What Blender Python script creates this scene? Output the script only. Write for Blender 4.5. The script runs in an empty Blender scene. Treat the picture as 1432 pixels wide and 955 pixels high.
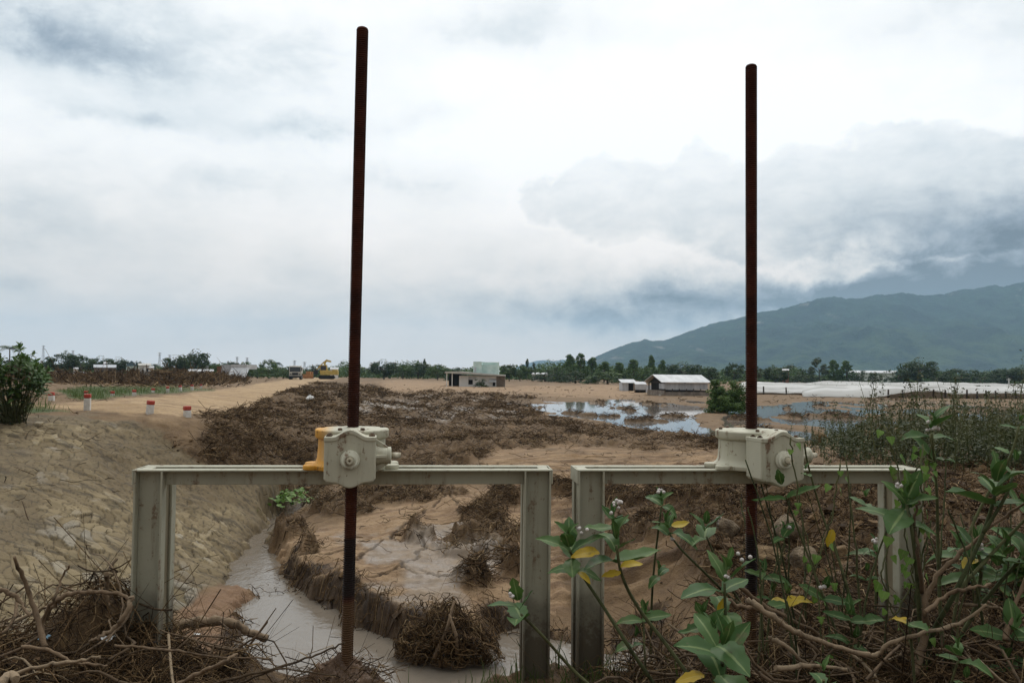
import bpy, math, random
import numpy as np
from mathutils import Vector, Matrix

random.seed(7)
RNG = np.random.default_rng(7)
SC = bpy.context.scene
COL = SC.collection

# ------------------------------------------------------------------ camera
FPX, CX, CY = 1114.0, 716.0, 477.5
CAMZ = 3.2
PITCH = math.radians(2.18)
ROLL = math.radians(0.55)
F_ = np.array([0, math.cos(PITCH), math.sin(PITCH)])
U0 = np.array([0, -math.sin(PITCH), math.cos(PITCH)])
R0 = np.array([1.0, 0, 0])
R_ = math.cos(ROLL) * R0 + math.sin(ROLL) * U0
U_ = -math.sin(ROLL) * R0 + math.cos(ROLL) * U0
O_ = np.array([0, 0, CAMZ])


def ray(x, y):
    return F_ + (x - CX) / FPX * R_ + (CY - y) / FPX * U_


def at(x, y, Y):
    d = ray(x, y)
    return O_ + d * (Y / d[1])


def at_z(x, y, z):
    d = ray(x, y)
    return O_ + d * ((z - CAMZ) / d[2])


def project(P):
    d = P - O_
    w = d @ F_
    return CX + FPX * (d @ R_) / w, CY - FPX * (d @ U_) / w


cam = bpy.data.objects.new('camera', bpy.data.cameras.new('camera'))
COL.objects.link(cam)
cam.data.sensor_width = 36.0
cam.data.lens = 36.0 * FPX / 1432.0
cam.data.clip_start = 0.05
cam.data.clip_end = 20000
M = Matrix.Identity(4)
for i in range(3):
    M[i][0], M[i][1], M[i][2], M[i][3] = R_[i], U_[i], -F_[i], O_[i]
cam.matrix_world = M
SC.camera = cam

# ------------------------------------------------------------------ numpy noise
def _hash(ix, iy, seed):
    h = (ix.astype(np.int64) * 374761393 + iy.astype(np.int64) * 668265263 + seed * 974634777) & 0xFFFFFFFF
    h = ((h ^ (h >> 13)) * 1274126177) & 0xFFFFFFFF
    h = ((h ^ (h >> 16)) * 2246822519) & 0xFFFFFFFF
    return ((h ^ (h >> 15)) & 0xFFFFFF) / float(0xFFFFFF)


def vnoise(x, y, seed=0):
    ix, iy = np.floor(x), np.floor(y)
    fx, fy = x - ix, y - iy
    fx = fx * fx * fx * (fx * (fx * 6 - 15) + 10)
    fy = fy * fy * fy * (fy * (fy * 6 - 15) + 10)
    a, b = _hash(ix, iy, seed), _hash(ix + 1, iy, seed)
    c, d = _hash(ix, iy + 1, seed), _hash(ix + 1, iy + 1, seed)
    return (a + (b - a) * fx + (c - a) * fy + (a - b - c + d) * fx * fy) * 2 - 1


def fbm(x, y, octv=5, seed=0, gain=0.5):
    s, a, n = 0, 1.0, 0
    for k in range(octv):
        s = s + a * vnoise(x, y, seed + 17 * k)
        n += a
        a *= gain
        x, y = x * 2.03 + 3.1, y * 2.03 - 1.7
    return s / n


def ridged(x, y, octv=4, seed=0):
    s, a, n = 0, 1.0, 0
    for k in range(octv):
        s = s + a * (1 - np.abs(vnoise(x, y, seed + 13 * k)) * 2)
        n += a
        a *= 0.5
        x, y = x * 2.1 + 1.3, y * 2.1 + 5.1
    return s / n


def voronoi(x, y, seed=0):
    """F1, F2 and a random value per cell."""
    ix, iy = np.floor(x), np.floor(y)
    f1 = np.full(x.shape, 9.0)
    f2 = np.full(x.shape, 9.0)
    cid = np.zeros(x.shape)
    for dx in (-1, 0, 1):
        for dy in (-1, 0, 1):
            jx, jy = ix + dx, iy + dy
            px = jx + 0.15 + 0.7 * _hash(jx, jy, seed)
            py = jy + 0.15 + 0.7 * _hash(jx, jy, seed + 5)
            d = np.hypot(px - x, py - y)
            v = _hash(jx, jy, seed + 9)
            new = d < f1
            f2 = np.where(new, f1, np.minimum(f2, d))
            cid = np.where(new, v, cid)
            f1 = np.where(new, d, f1)
    return f1, f2, cid


def sstep(a, b, x):
    t = np.clip((x - a) / (b - a), 0, 1)
    return t * t * (3 - 2 * t)


def poly_sdf(px, py, poly):
    """signed distance, negative inside"""
    n = len(poly)
    d = np.full(px.shape, 1e9)
    inside = np.zeros(px.shape, bool)
    for i in range(n):
        x0, y0 = poly[i]
        x1, y1 = poly[(i + 1) % n]
        ex, ey = x1 - x0, y1 - y0
        t = np.clip(((px - x0) * ex + (py - y0) * ey) / (ex * ex + ey * ey + 1e-12), 0, 1)
        d = np.minimum(d, np.hypot(px - x0 - t * ex, py - y0 - t * ey))
        if y0 != y1:
            c = ((y0 > py) != (y1 > py)) & (px < (x1 - x0) * (py - y0) / (y1 - y0) + x0)
            inside ^= c
    return np.where(inside, -d, d)


def line_dist(px, py, pts):
    d = np.full(px.shape, 1e9)
    for (x0, y0), (x1, y1) in zip(pts[:-1], pts[1:]):
        ex, ey = x1 - x0, y1 - y0
        t = np.clip(((px - x0) * ex + (py - y0) * ey) / (ex * ex + ey * ey + 1e-12), 0, 1)
        d = np.minimum(d, np.hypot(px - x0 - t * ex, py - y0 - t * ey))
    return d


# ------------------------------------------------------------------ object helpers
def tag(o, label=None, cat=None, group=None, kind=None):
    if label: o['label'] = label
    if cat: o['category'] = cat
    if group: o['group'] = group
    if kind: o['kind'] = kind
    return o


def thing(name, loc, label, cat, group=None, rz=0.0):
    o = bpy.data.objects.new(name, None)
    o.empty_display_size = 0.2
    COL.objects.link(o)
    o.location = loc
    o.rotation_euler = (0, 0, rz)
    return tag(o, label, cat, group)


def link_mesh(name, me, mat, parent=None):
    o = bpy.data.objects.new(name, me)
    COL.objects.link(o)
    if mat is not None and not me.materials:
        me.materials.append(mat)
    if parent is not None:
        o.parent = parent
    return o


def np_mesh(name, V, F, smooth=True, attrs=None):
    """fast mesh from an (n,3) array and an (m,k) array of one face size"""
    V = np.asarray(V, np.float32)
    F = np.asarray(F, np.int32)
    me = bpy.data.meshes.new(name)
    k = F.shape[1]
    me.vertices.add(len(V))
    me.vertices.foreach_set('co', V.ravel())
    me.loops.add(F.size)
    me.loops.foreach_set('vertex_index', F.ravel())
    me.polygons.add(len(F))
    me.polygons.foreach_set('loop_start', np.arange(0, F.size, k, dtype=np.int32))
    me.polygons.foreach_set('loop_total', np.full(len(F), k, np.int32))
    me.polygons.foreach_set('use_smooth', np.full(len(F), smooth, bool))
    for an, av in (attrs or {}).items():
        a = me.attributes.new(an, 'FLOAT', 'POINT')
        a.data.foreach_set('value', np.asarray(av, np.float32).ravel())
    me.update(calc_edges=True)
    me.validate()
    return me


class MB:
    """collects shapes, then becomes ONE mesh object"""
    def __init__(self):
        self.v, self.f, self.s, self.t = [], [], [], []
        self.tint = 0.5

    def add(self, vs, fs, smooth=False):
        b = len(self.v)
        self.v += [tuple(p) for p in vs]
        self.t += [self.tint] * len(vs)
        self.f += [tuple(i + b for i in f) for f in fs]
        self.s += [smooth] * len(fs)
        return self

    def box(self, c, s, rot=None):
        c = Vector(c)
        vs = []
        for dx in (-.5, .5):
            for dy in (-.5, .5):
                for dz in (-.5, .5):
                    p = Vector((dx * s[0], dy * s[1], dz * s[2]))
                    if rot is not None: p = rot @ p
                    vs.append(c + p)
        return self.add(vs, [(0, 1, 3, 2), (4, 6, 7, 5), (0, 4, 5, 1), (2, 3, 7, 6), (0, 2, 6, 4), (1, 5, 7, 3)])

    def span(self, a, b):
        return self.box([(a[i] + b[i]) / 2 for i in range(3)], [abs(b[i] - a[i]) for i in range(3)])

    def prism(self, poly, axis, a, b):
        """poly in the plane across axis ('x': (y,z), 'y': (x,z), 'z': (x,y)), from a to b"""
        def p3(p, t):
            return {'x': (t, p[0], p[1]), 'y': (p[0], t, p[1]), 'z': (p[0], p[1], t)}[axis]
        n = len(poly)
        vs = [p3(p, a) for p in poly] + [p3(p, b) for p in poly]
        fs = [tuple(range(n - 1, -1, -1)), tuple(range(n, 2 * n))]
        fs += [(i, (i + 1) % n, n + (i + 1) % n, n + i) for i in range(n)]
        return self.add(vs, fs)

    def tube(self, pts, r, seg=8, caps=True, smooth=True):
        pts = [Vector(p) for p in pts]
        if not hasattr(r, '__len__'): r = [r] * len(pts)
        vs, n = [], len(pts)
        ref = None
        for i, p in enumerate(pts):
            d = (pts[min(i + 1, n - 1)] - pts[max(i - 1, 0)]).normalized()
            if ref is None:
                ref = Vector((0, 0, 1)) if abs(d.z) < 0.9 else Vector((1, 0, 0))
            a = d.cross(ref)
            if a.length < 1e-5: a = d.orthogonal()
            a.normalize()
            b = a.cross(d).normalized()
            ref = b
            for k in range(seg):
                t = 2 * math.pi * k / seg
                vs.append(p + (a * math.cos(t) + b * math.sin(t)) * r[i])
        fs = []
        for i in range(n - 1):
            for k in range(seg):
                k2 = (k + 1) % seg
                fs.append((i * seg + k, i * seg + k2, (i + 1) * seg + k2, (i + 1) * seg + k))
        self.add(vs, fs, smooth)
        if caps:
            b = len(self.v) - len(vs)
            self.f += [tuple(b + k for k in range(seg - 1, -1, -1)), tuple(b + (n - 1) * seg + k for k in range(seg))]
            self.s += [False, False]
        return self

    def lathe(self, c, prof, seg=32, axis='z', smooth=True):
        """prof: (r, t) along the axis; creases by repeating points"""
        c = Vector(c)
        vs = []
        for r, t in prof:
            for k in range(seg):
                a = 2 * math.pi * k / seg
                u, w = r * math.cos(a), r * math.sin(a)
                vs.append(c + Vector({'z': (u, w, t), 'y': (u, t, w), 'x': (t, u, w)}[axis]))
        fs = []
        for i in range(len(prof) - 1):
            for k in range(seg):
                k2 = (k + 1) % seg
                fs.append((i * seg + k, i * seg + k2, (i + 1) * seg + k2, (i + 1) * seg + k))
        n = len(prof)
        self.add(vs, fs, smooth)
        b = len(self.v) - len(vs)
        self.f += [tuple(b + k for k in range(seg - 1, -1, -1)), tuple(b + (n - 1) * seg + k for k in range(seg))]
        self.s += [False, False]
        return self

    def build(self, name, mat, parent=None, origin=(0, 0, 0), xf=None, bevel=0.0):
        me = bpy.data.meshes.new(name)
        o3 = Vector(origin)
        vs = [Vector(p) for p in self.v]
        if xf is not None: vs = [xf @ p for p in vs]
        me.from_pydata([p - o3 for p in vs], [], self.f)
        me.polygons.foreach_set('use_smooth', self.s)
        a = me.attributes.new('tint', 'FLOAT', 'POINT')
        a.data.foreach_set('value', self.t)
        me.update()
        o = link_mesh(name, me, mat, parent)
        if bevel:
            m = o.modifiers.new('bevel', 'BEVEL')
            m.width = bevel
            m.segments = 2
            m.limit_method = 'ANGLE'
            m.angle_limit = math.radians(40)
        return o


def dup(root, loc, rz=None, scale=None, label=None, group=None):
    r = root.copy()
    COL.objects.link(r)
    r.location = loc
    if rz is not None: r.rotation_euler = (0, 0, rz)
    if scale is not None: r.scale = scale
    if label: r['label'] = label
    if group: r['group'] = group
    for ch in list(root.children):
        c = ch.copy()
        COL.objects.link(c)
        c.parent = r
        for g in list(ch.children):
            d = g.copy()
            COL.objects.link(d)
            d.parent = c
    return r


# ------------------------------------------------------------------ material helpers
class X:
    """a shader socket with arithmetic"""
    def __init__(self, nt, s): self.nt, self.s = nt, s
    def _m(self, op, *o):
        n = self.nt.nodes.new('ShaderNodeMath')
        n.operation = op
        for i, v in enumerate((self,) + o):
            if isinstance(v, X): self.nt.links.new(v.s, n.inputs[i])
            else: n.inputs[i].default_value = float(v)
        return X(self.nt, n.outputs[0])
    def __add__(self, o): return self._m('ADD', o)
    def __sub__(self, o): return self._m('SUBTRACT', o)
    def __mul__(self, o): return self._m('MULTIPLY', o)
    def __truediv__(self, o): return self._m('DIVIDE', o)
    __radd__ = __add__
    __rmul__ = __mul__
    def __rsub__(self, o): return (self * -1.0) + o
    def clamp(self): 
        r = self._m('ADD', 0.0)
        r.s.node.use_clamp = True
        return r
    def pow(self, p): return self._m('POWER', p)
    def exp(self): return X(self.nt, self.s)._m('EXPONENT')
    def step(self, a, b):
        n = self.nt.nodes.new('ShaderNodeMapRange')
        n.interpolation_type = 'SMOOTHSTEP'
        self.nt.links.new(self.s, n.inputs[0])
        n.inputs[1].default_value, n.inputs[2].default_value = a, b
        n.inputs[3].default_value, n.inputs[4].default_value = 0, 1
        if a > b:
            n.inputs[1].default_value, n.inputs[2].default_value = b, a
            n.inputs[3].default_value, n.inputs[4].default_value = 1, 0
        return X(self.nt, n.outputs[0])


class Mat:
    def __init__(self, name):
        self.m = bpy.data.materials.new(name)
        self.m.use_nodes = True
        self.nt = self.m.node_tree
        self.nt.nodes.clear()
        self.out = self.nt.nodes.new('ShaderNodeOutputMaterial')
        self.p = self.nt.nodes.new('ShaderNodeBsdfPrincipled')
        self.nt.links.new(self.p.outputs[0], self.out.inputs[0])
        self._tc = self.nt.nodes.new('ShaderNodeTexCoord')

    def attr(self, name):
        n = self.nt.nodes.new('ShaderNodeAttribute')
        n.attribute_name = name
        return X(self.nt, n.outputs['Fac'])

    def vec(self, scale=(1, 1, 1), which='Object', rot=(0, 0, 0)):
        n = self.nt.nodes.new('ShaderNodeMapping')
        n.inputs['Scale'].default_value = scale
        n.inputs['Rotation'].default_value = rot
        self.nt.links.new(self._tc.outputs[which], n.inputs[0])
        return n.outputs[0]

    def noise(self, scale=5, detail=6, rough=0.6, vec=None, dist=0.0, sc=(1, 1, 1)):
        n = self.nt.nodes.new('ShaderNodeTexNoise')
        n.inputs['Scale'].default_value = scale
        n.inputs['Detail'].default_value = detail
        n.inputs['Roughness'].default_value = rough
        n.inputs['Distortion'].default_value = dist
        self.nt.links.new(vec if vec is not None else self.vec(sc), n.inputs['Vector'])
        return X(self.nt, n.outputs['Fac'])

    def vor(self, scale=5, feature='F1', sc=(1, 1, 1)):
        n = self.nt.nodes.new('ShaderNodeTexVoronoi')
        n.feature = feature
        n.inputs['Scale'].default_value = scale
        self.nt.links.new(self.vec(sc), n.inputs['Vector'])
        return X(self.nt, n.outputs['Distance'])

    def mix(self, a, b, fac, mode='MIX'):
        n = self.nt.nodes.new('ShaderNodeMix')
        n.data_type = 'RGBA'
        n.blend_type = mode
        for s, v in ((n.inputs[0], fac), (n.inputs[6], a), (n.inputs[7], b)):
            if isinstance(v, X): self.nt.links.new(v.s, s)
            elif hasattr(v, 'node'): self.nt.links.new(v, s)
            elif hasattr(v, '__len__'): s.default_value = tuple(v) + (1,)
            else: s.default_value = v
        return n.outputs[2]

    def base(self, c):
        if hasattr(c, 'node'): self.nt.links.new(c, self.p.inputs['Base Color'])
        else: self.p.inputs['Base Color'].default_value = tuple(c) + (1,)

    def rough(self, r):
        if isinstance(r, X): self.nt.links.new(r.s, self.p.inputs['Roughness'])
        else: self.p.inputs['Roughness'].default_value = r

    def spec(self, v): self.p.inputs['Specular IOR Level'].default_value = v
    def metal(self, v): self.p.inputs['Metallic'].default_value = v

    def bump(self, h, strength=0.3, dist=0.01):
        n = self.nt.nodes.new('ShaderNodeBump')
        n.inputs['Strength'].default_value = strength
        n.inputs['Distance'].default_value = dist
        self.nt.links.new(h.s, n.inputs['Height'])
        self.nt.links.new(n.outputs[0], self.p.inputs['Normal'])


def simple(name, c1, c2, scale=6, rough=0.7, bump=0.2, bdist=0.01, spec=0.3, sc=(1, 1, 1), tint=0.0):
    m = Mat(name)
    n = m.noise(scale, sc=sc)
    c = m.mix(c1, c2, n.step(0.3, 0.7))
    if tint:
        t = m.attr('tint')
        c = m.mix(c, m.mix((0, 0, 0), c, 1.0 - tint), t.step(1.0, 0.0))
    m.base(c)
    m.rough(rough)
    m.spec(spec)
    if bump: m.bump(m.noise(scale * 4, sc=sc), bump, bdist)
    return m.m
# ------------------------------------------------------------------ render settings, world, sun
SC.view_settings.view_transform = 'Standard'
SC.view_settings.look = 'None'
SC.view_settings.exposure = 0.0
SC.view_settings.gamma = 1.0
SC.view_settings.use_curve_mapping = False
SC.cycles.max_bounces = 6
SC.cycles.diffuse_bounces = 3
SC.cycles.glossy_bounces = 3
SC.cycles.transmission_bounces = 4
SC.cycles.volume_bounces = 1
SC.cycles.transparent_max_bounces = 8
SC.cycles.use_denoising = True
SC.cycles.caustics_reflective = False
SC.cycles.caustics_refractive = False

SUN_EL, SUN_AZ = math.radians(52), math.radians(8)          # azimuth from +Y towards +X
W = bpy.data.worlds.new("World")
SC.world = W
W.use_nodes = True
nt = W.node_tree
nt.nodes.clear()
wout = nt.nodes.new('ShaderNodeOutputWorld')
bg = nt.nodes.new('ShaderNodeBackground')
nt.links.new(bg.outputs[0], wout.inputs[0])
bg.inputs[1].default_value = 0.1
sky = nt.nodes.new('ShaderNodeTexSky')
sky.sky_type = 'NISHITA'
sky.sun_disc = False
sky.sun_elevation = SUN_EL
sky.sun_rotation = SUN_AZ
wtc = nt.nodes.new('ShaderNodeTexCoord')
sep = nt.nodes.new('ShaderNodeSeparateXYZ')
nt.links.new(wtc.outputs['Generated'], sep.inputs[0])
dx, dy, dz = (X(nt, sep.outputs[i]) for i in range(3))
az = dx._m('ARCTAN2', dy)
el = dz._m('ARCSINE')
comb = nt.nodes.new('ShaderNodeCombineXYZ')
nt.links.new(az.s, comb.inputs[0])
nt.links.new(el.s, comb.inputs[1])


def wnoise(scale, detail, rough, sc=(1, 1, 1), loc=(0, 0, 0), dist=0.0, vec=None):
    mp = nt.nodes.new('ShaderNodeMapping')
    mp.inputs['Scale'].default_value = sc
    mp.inputs['Location'].default_value = loc
    nt.links.new(vec or comb.outputs[0], mp.inputs[0])
    n = nt.nodes.new('ShaderNodeTexNoise')
    n.inputs['Scale'].default_value = scale
    n.inputs['Detail'].default_value = detail
    n.inputs['Roughness'].default_value = rough
    n.inputs['Distortion'].default_value = dist
    nt.links.new(mp.outputs[0], n.inputs['Vector'])
    return n


def azel(px, py):
    d = ray(px, py)
    d = d / np.linalg.norm(d)
    return math.atan2(d[0], d[1]), math.asin(d[2])


# coordinates pushed about by noise so that no cloud has a clean outline
wn = wnoise(7.0, 6, 0.6)
wv = nt.nodes.new('ShaderNodeVectorMath')
wv.operation = 'MULTIPLY_ADD'
sub = nt.nodes.new('ShaderNodeVectorMath')
sub.operation = 'SUBTRACT'
nt.links.new(wn.outputs['Color'], sub.inputs[0])
sub.inputs[1].default_value = (0.5, 0.5, 0.5)
nt.links.new(sub.outputs[0], wv.inputs[0])
wv.inputs[1].default_value = (0.20, 0.11, 0.0)
nt.links.new(comb.outputs[0], wv.inputs[2])
WARP = wv.outputs[0]


def blob(px, py, rx, ry, vec=None):
    """a soft patch of sky, centred where the photograph has it: exp(-d^2)"""
    a, e = azel(px, py)
    s = nt.nodes.new('ShaderNodeVectorMath')
    s.operation = 'SUBTRACT'
    nt.links.new(vec or WARP, s.inputs[0])
    s.inputs[1].default_value = (a, e, 0)
    m = nt.nodes.new('ShaderNodeVectorMath')
    m.operation = 'MULTIPLY'
    nt.links.new(s.outputs[0], m.inputs[0])
    m.inputs[1].default_value = (FPX / rx, FPX / ry, 0)
    d = nt.nodes.new('ShaderNodeVectorMath')
    d.operation = 'DOT_PRODUCT'
    nt.links.new(m.outputs[0], d.inputs[0])
    nt.links.new(m.outputs[0], d.inputs[1])
    return (X(nt, d.outputs['Value']) * -1.0).exp()


fine = X(nt, wnoise(11.0, 8, 0.62, sc=(1, 1.9, 1), loc=(2.1, 0.4, 0), dist=0.3).outputs['Fac'])
mid = X(nt, wnoise(4.2, 7, 0.6, sc=(1, 2.2, 1), loc=(5.3, 1.4, 0)).outputs['Fac'])
mod = fine.step(0.28, 0.66)
# grey (dark) patches: x, y, half-sizes in the photograph, amount
DARK = [(70, 45, 190, 42, .62), (330, 30, 150, 30, .22), (300, 170, 60, 22, .26), (215, 150, 30, 22, .24),
        (130, 148, 70, 14, .26), (440, 178, 60, 16, .42), (560, 165, 70, 16, .22), (350, 268, 75, 20, .32),
        (560, 265, 95, 28, .34), (440, 95, 110, 45, .28), (700, 30, 130, 40, .34), (10, 300, 110, 45, .30),
        (10, 405, 60, 25, .30), (1000, 30, 160, 26, .12), (1330, 40, 140, 50, .26), (250, 330, 130, 40, .14),
        (640, 355, 110, 40, .12), (420, 380, 60, 16, .10)]
dark = None
for b in DARK:
    t = blob(*b[:4]) * b[4]
    dark = t if dark is None else dark + t
dark = dark * (mod * 0.95 + 0.25)
# heaped cloud on the right: thicker towers with an outline, lit along their tops
heap_in = None
for b in [(820, 265, 75, 62, 1.0), (985, 235, 62, 52, 1.0), (905, 290, 120, 50, .8), (1130, 265, 105, 62, .9),
          (1290, 255, 105, 60, 1.1), (1400, 270, 120, 72, 1.1), (1210, 320, 220, 50, .8), (1060, 330, 120, 40, .5)]:
    t = blob(*b[:4]) * b[4]
    heap_in = t if heap_in is None else heap_in + t
puff = X(nt, wnoise(15.0, 7, 0.56, sc=(1, 1.25, 1), loc=(0.7, 3.3, 0), dist=0.2).outputs['Fac'])
hv = heap_in + (puff - 0.5) * 0.85
heap = hv.step(0.44, 0.74) * (0.55 + 0.45 * hv.step(1.5, 0.5))
heapmass = hv.step(0.45, 1.5)
# dark bank of rain cloud low on the right, its lit shelf above
bank = blob(1180, 420, 400, 36) + 0.42 * blob(870, 436, 180, 20) + 0.75 * blob(1450, 400, 220, 60) + 0.6 * blob(1380, 330, 150, 45) + 0.45 * blob(1130, 405, 170, 22)
shelf = blob(1120, 372, 95, 26) * 0.9 + blob(1235, 360, 60, 30) + blob(960, 355, 110, 40) * 0.55 + blob(690, 405, 50, 14) * 0.4
shelf = shelf * (puff.step(0.36, 0.62))
small = blob(157, 445, 26, 9) + 0.6 * blob(300, 388, 60, 12) + 0.6 * blob(375, 445, 40, 8)
small = small * puff.step(0.35, 0.6)
glow = blob(760, 170, 420, 190, comb.outputs[0])
glow2 = blob(1080, 130, 420, 120, comb.outputs[0])
low = el.step(0.17, 0.0)
back = dy.step(-0.8, 0.35)

B = 0.83 + (mid - 0.5) * 0.55 + (fine - 0.5) * 0.42 + (puff - 0.5) * 0.16 + glow * 0.16 + glow2 * 0.14
B = B + el.step(0.07, 0.0) * 0.22 - low * 0.10 * (1.15 - 0.3 * glow)
rim = hv.step(0.28, 0.50) * (1.0 - hv.step(0.50, 0.62))
B = B - dark * 0.92 - heap * 0.21 - heapmass * 0.13 + rim * 0.07
B = B - bank * (0.44 + 0.3 * (1.0 - mod)) + shelf * 0.30 + small * 0.12
B = B.clamp()
ramp = nt.nodes.new('ShaderNodeValToRGB')
nt.links.new(B.s, ramp.inputs[0])
e = ramp.color_ramp.elements
e[0].position, e[0].color = 0.0, (0.10, 0.13, 0.165, 1)
e[1].position, e[1].color = 1.0, (0.98, 0.98, 0.972, 1)
for pos, c in ((0.25, (0.26, 0.32, 0.385)), (0.45, (0.49, 0.55, 0.595)), (0.62, (0.69, 0.735, 0.755)), (0.8, (0.87, 0.885, 0.882))):
    k = ramp.color_ramp.elements.new(pos)
    k.color = c + (1,)
sc10 = nt.nodes.new('ShaderNodeVectorMath')
sc10.operation = 'SCALE'
nt.links.new(ramp.outputs[0], sc10.inputs[0])
nt.links.new(((back * 6.9 + 5.0) * (1.0 + 0.62 * el.step(0.52, 1.0))).s, sc10.inputs['Scale'])
wm = nt.nodes.new('ShaderNodeMix')
wm.data_type = 'RGBA'
wm.inputs[0].default_value = 0.95
nt.links.new(sky.outputs[0], wm.inputs[6])
nt.links.new(sc10.outputs[0], wm.inputs[7])
warm = nt.nodes.new('ShaderNodeMix')          # thick air low down is warmer than the zenith
warm.data_type = 'RGBA'
warm.blend_type = 'MULTIPLY'
nt.links.new(el.step(0.30, 0.03).s, warm.inputs[0])
nt.links.new(wm.outputs[2], warm.inputs[6])
warm.inputs[7].default_value = (1.0, 0.875, 0.785, 1)
nt.links.new(warm.outputs[2], bg.inputs[0])
W.cycles.sampling_method = 'MANUAL'
W.cycles.sample_map_resolution = 1024

sl = bpy.data.lights.new('sun', 'SUN')
sl.energy = 1.15
sl.angle = math.radians(14)
sl.color = (1.0, 0.96, 0.9)
so = bpy.data.objects.new('sun', sl)
COL.objects.link(so)
sd = Vector((math.sin(SUN_AZ) * math.cos(SUN_EL), math.cos(SUN_AZ) * math.cos(SUN_EL), math.sin(SUN_EL)))
so.rotation_euler = sd.to_track_quat('Z', 'Y').to_euler()

# ------------------------------------------------------------------ terrain
CTRL_PX = [  # photograph x, y, height
    (-150, 575, 2.25), (0, 577, 2.25), (125, 576, 2.2), (200, 580, 2.2), (262, 585, 2.15), (310, 592, 2.05),
    (340, 575, 2.05), (400, 551, 1.85), (440, 537, 1.7), (150, 561, 2.2), (250, 552, 2.1), (330, 542, 1.95),
    (400, 532, 1.7), (0, 565, 2.25), (60, 548, 2.0), (200, 541, 1.9), (0, 545, 2.0),
    (440, 690, .05), (432, 680, .05), (372, 735, .05), (345, 790, .05), (330, 815, .05), (270, 850, .1), (230, 880, .12),
    (100, 990, .12), (470, 668, .45), (490, 640, .6), (510, 600, .8), (530, 565, .9), (545, 548, .95), (560, 537, .95),
    (600, 560, .85), (600, 600, .85), (700, 560, .83), (850, 575, .75), (1000, 575, .77), (900, 600, .78),
    (1100, 585, .78), (1250, 590, .8), (1400, 590, .8), (600, 540, .95), (750, 540, .95), (860, 540, .95),
    (1000, 555, .85), (1200, 555, .85), (1400, 555, .85), (700, 610, .85), (800, 612, .88), (900, 616, .85),
    (560, 640, .75), (640, 640, .75), (760, 635, 1.0), (850, 638, 1.02), (950, 640, 1.05), (700, 660, .85),
    (1000, 655, 1.15), (600, 680, .6), (560, 710, .5), (650, 720, .55), (480, 700, .4), (450, 720, .35),
    (430, 765, .38), (550, 760, .38), (620, 800, .36), (520, 820, .36), (450, 810, .38), (560, 870, .3), (650, 850, .3),
    (700, 800, .4), (720, 880, .12), (650, 930, .1), (800, 920, .05), (900, 900, .05),
    (750, 740, .5), (800, 760, .45), (850, 700, .85), (900, 700, .95), (950, 680, 1.15), (800, 840, .2), (850, 800, .4),
    (900, 830, .35), (950, 870, .3), (1000, 690, 1.3), (1000, 800, .8), (1000, 870, .5), (1050, 760, 1.0),
    (1100, 760, 1.1), (1100, 850, 1.0), (1100, 690, 1.45), (1200, 850, 1.3), (1200, 750, 1.5), (1200, 660, 1.7),
    (1300, 850, 1.6), (1400, 850, 1.75), (1300, 700, 1.75), (1400, 700, 1.8), (1150, 635, 1.65), (1250, 622, 1.7),
    (1400, 630, 1.75), (1550, 640, 1.8), (1550, 850, 1.8), (1200, 606, .85), (1400, 606, .9), (1080, 618, 1.0)]
CTRL_W = [(-3, 5, -.1), (0, 5, -.1), (1, 6, -.1), (-5, 5, .8), (-8, 6, 1.8), (-12, 10, 2.3), (-20, 14, 2.3), (3, 5, 1.5),
          (6, 6, 1.8), (12, 12, 1.8), (20, 20, 1.5), (0, 300, .85), (-200, 300, 1.0), (200, 300, .85), (0, 1000, .8),
          (-600, 1000, .8), (600, 1000, .8), (0, 6000, .8), (40, 40, .9), (60, 70, .85), (-60, 60, 1.9), (-100, 120, 1.6),
          (-30, 25, 2.2), (0, 3, -.1), (-4, 3, .4), (4, 3, 1.6), (-6, 3, 1.6)]
CP = np.array([at_z(*c) for c in CTRL_PX] + [np.array(c) for c in CTRL_W])
_a, _b = CP[:, 0] / CP[:, 1], np.log(CP[:, 1])
_D = np.hypot(_a[:, None] - _a[None], (_b[:, None] - _b[None]) * 0.7)
_n = len(CP)
_A = np.zeros((_n + 3, _n + 3))
_A[:_n, :_n] = _D + np.eye(_n) * -0.004
_A[:_n, _n:] = np.stack([np.ones(_n), _a, _b], 1)
_A[_n:, :_n] = _A[:_n, _n:].T
_S = np.linalg.solve(_A, np.concatenate([CP[:, 2], np.zeros(3)]))


def base_z(x, y):
    a, b = (x / y).ravel(), np.log(y).ravel()
    out = np.empty(a.shape)
    for i in range(0, len(a), 40000):
        s = slice(i, i + 40000)
        d = np.hypot(a[s, None] - _a[None], (b[s, None] - _b[None]) * 0.7)
        out[s] = d @ _S[:_n] + _S[_n] + _S[_n + 1] * a[s] + _S[_n + 2] * b[s]
    return out.reshape(x.shape)


def px_world(poly, z):
    return [tuple(at_z(x, y, z)[:2]) for x, y in poly]


STREAM_R = [(425, 672), (440, 678), (432, 700), (428, 724), (412, 732), (385, 738), (372, 746), (380, 760), (382, 785), (384, 800),
            (420, 826), (455, 850), (490, 876), (530, 892), (570, 905), (600, 925), (650, 932), (686, 900), (690, 886), (716, 884), (745, 896),
            (790, 902), (800, 925), (880, 918), (886, 898), (900, 892), (915, 905), (905, 925)]
STREAM_L = [(1000, 985), (600, 1010), (340, 985), (338, 920), (345, 872), (362, 828), (330, 815), (322, 802), (345, 765), (366, 745), (372, 728),
            (395, 712), (412, 700), (420, 684)]
STREAM = px_world(STREAM_R + STREAM_L, 0.0)
POND = [(722, 568), (745, 563), (800, 561), (900, 562), (975, 567), (990, 574), (965, 582), (975, 592), (1010, 602), (1000, 610),
        (940, 606), (880, 596), (840, 588), (790, 582), (750, 574)]


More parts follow.
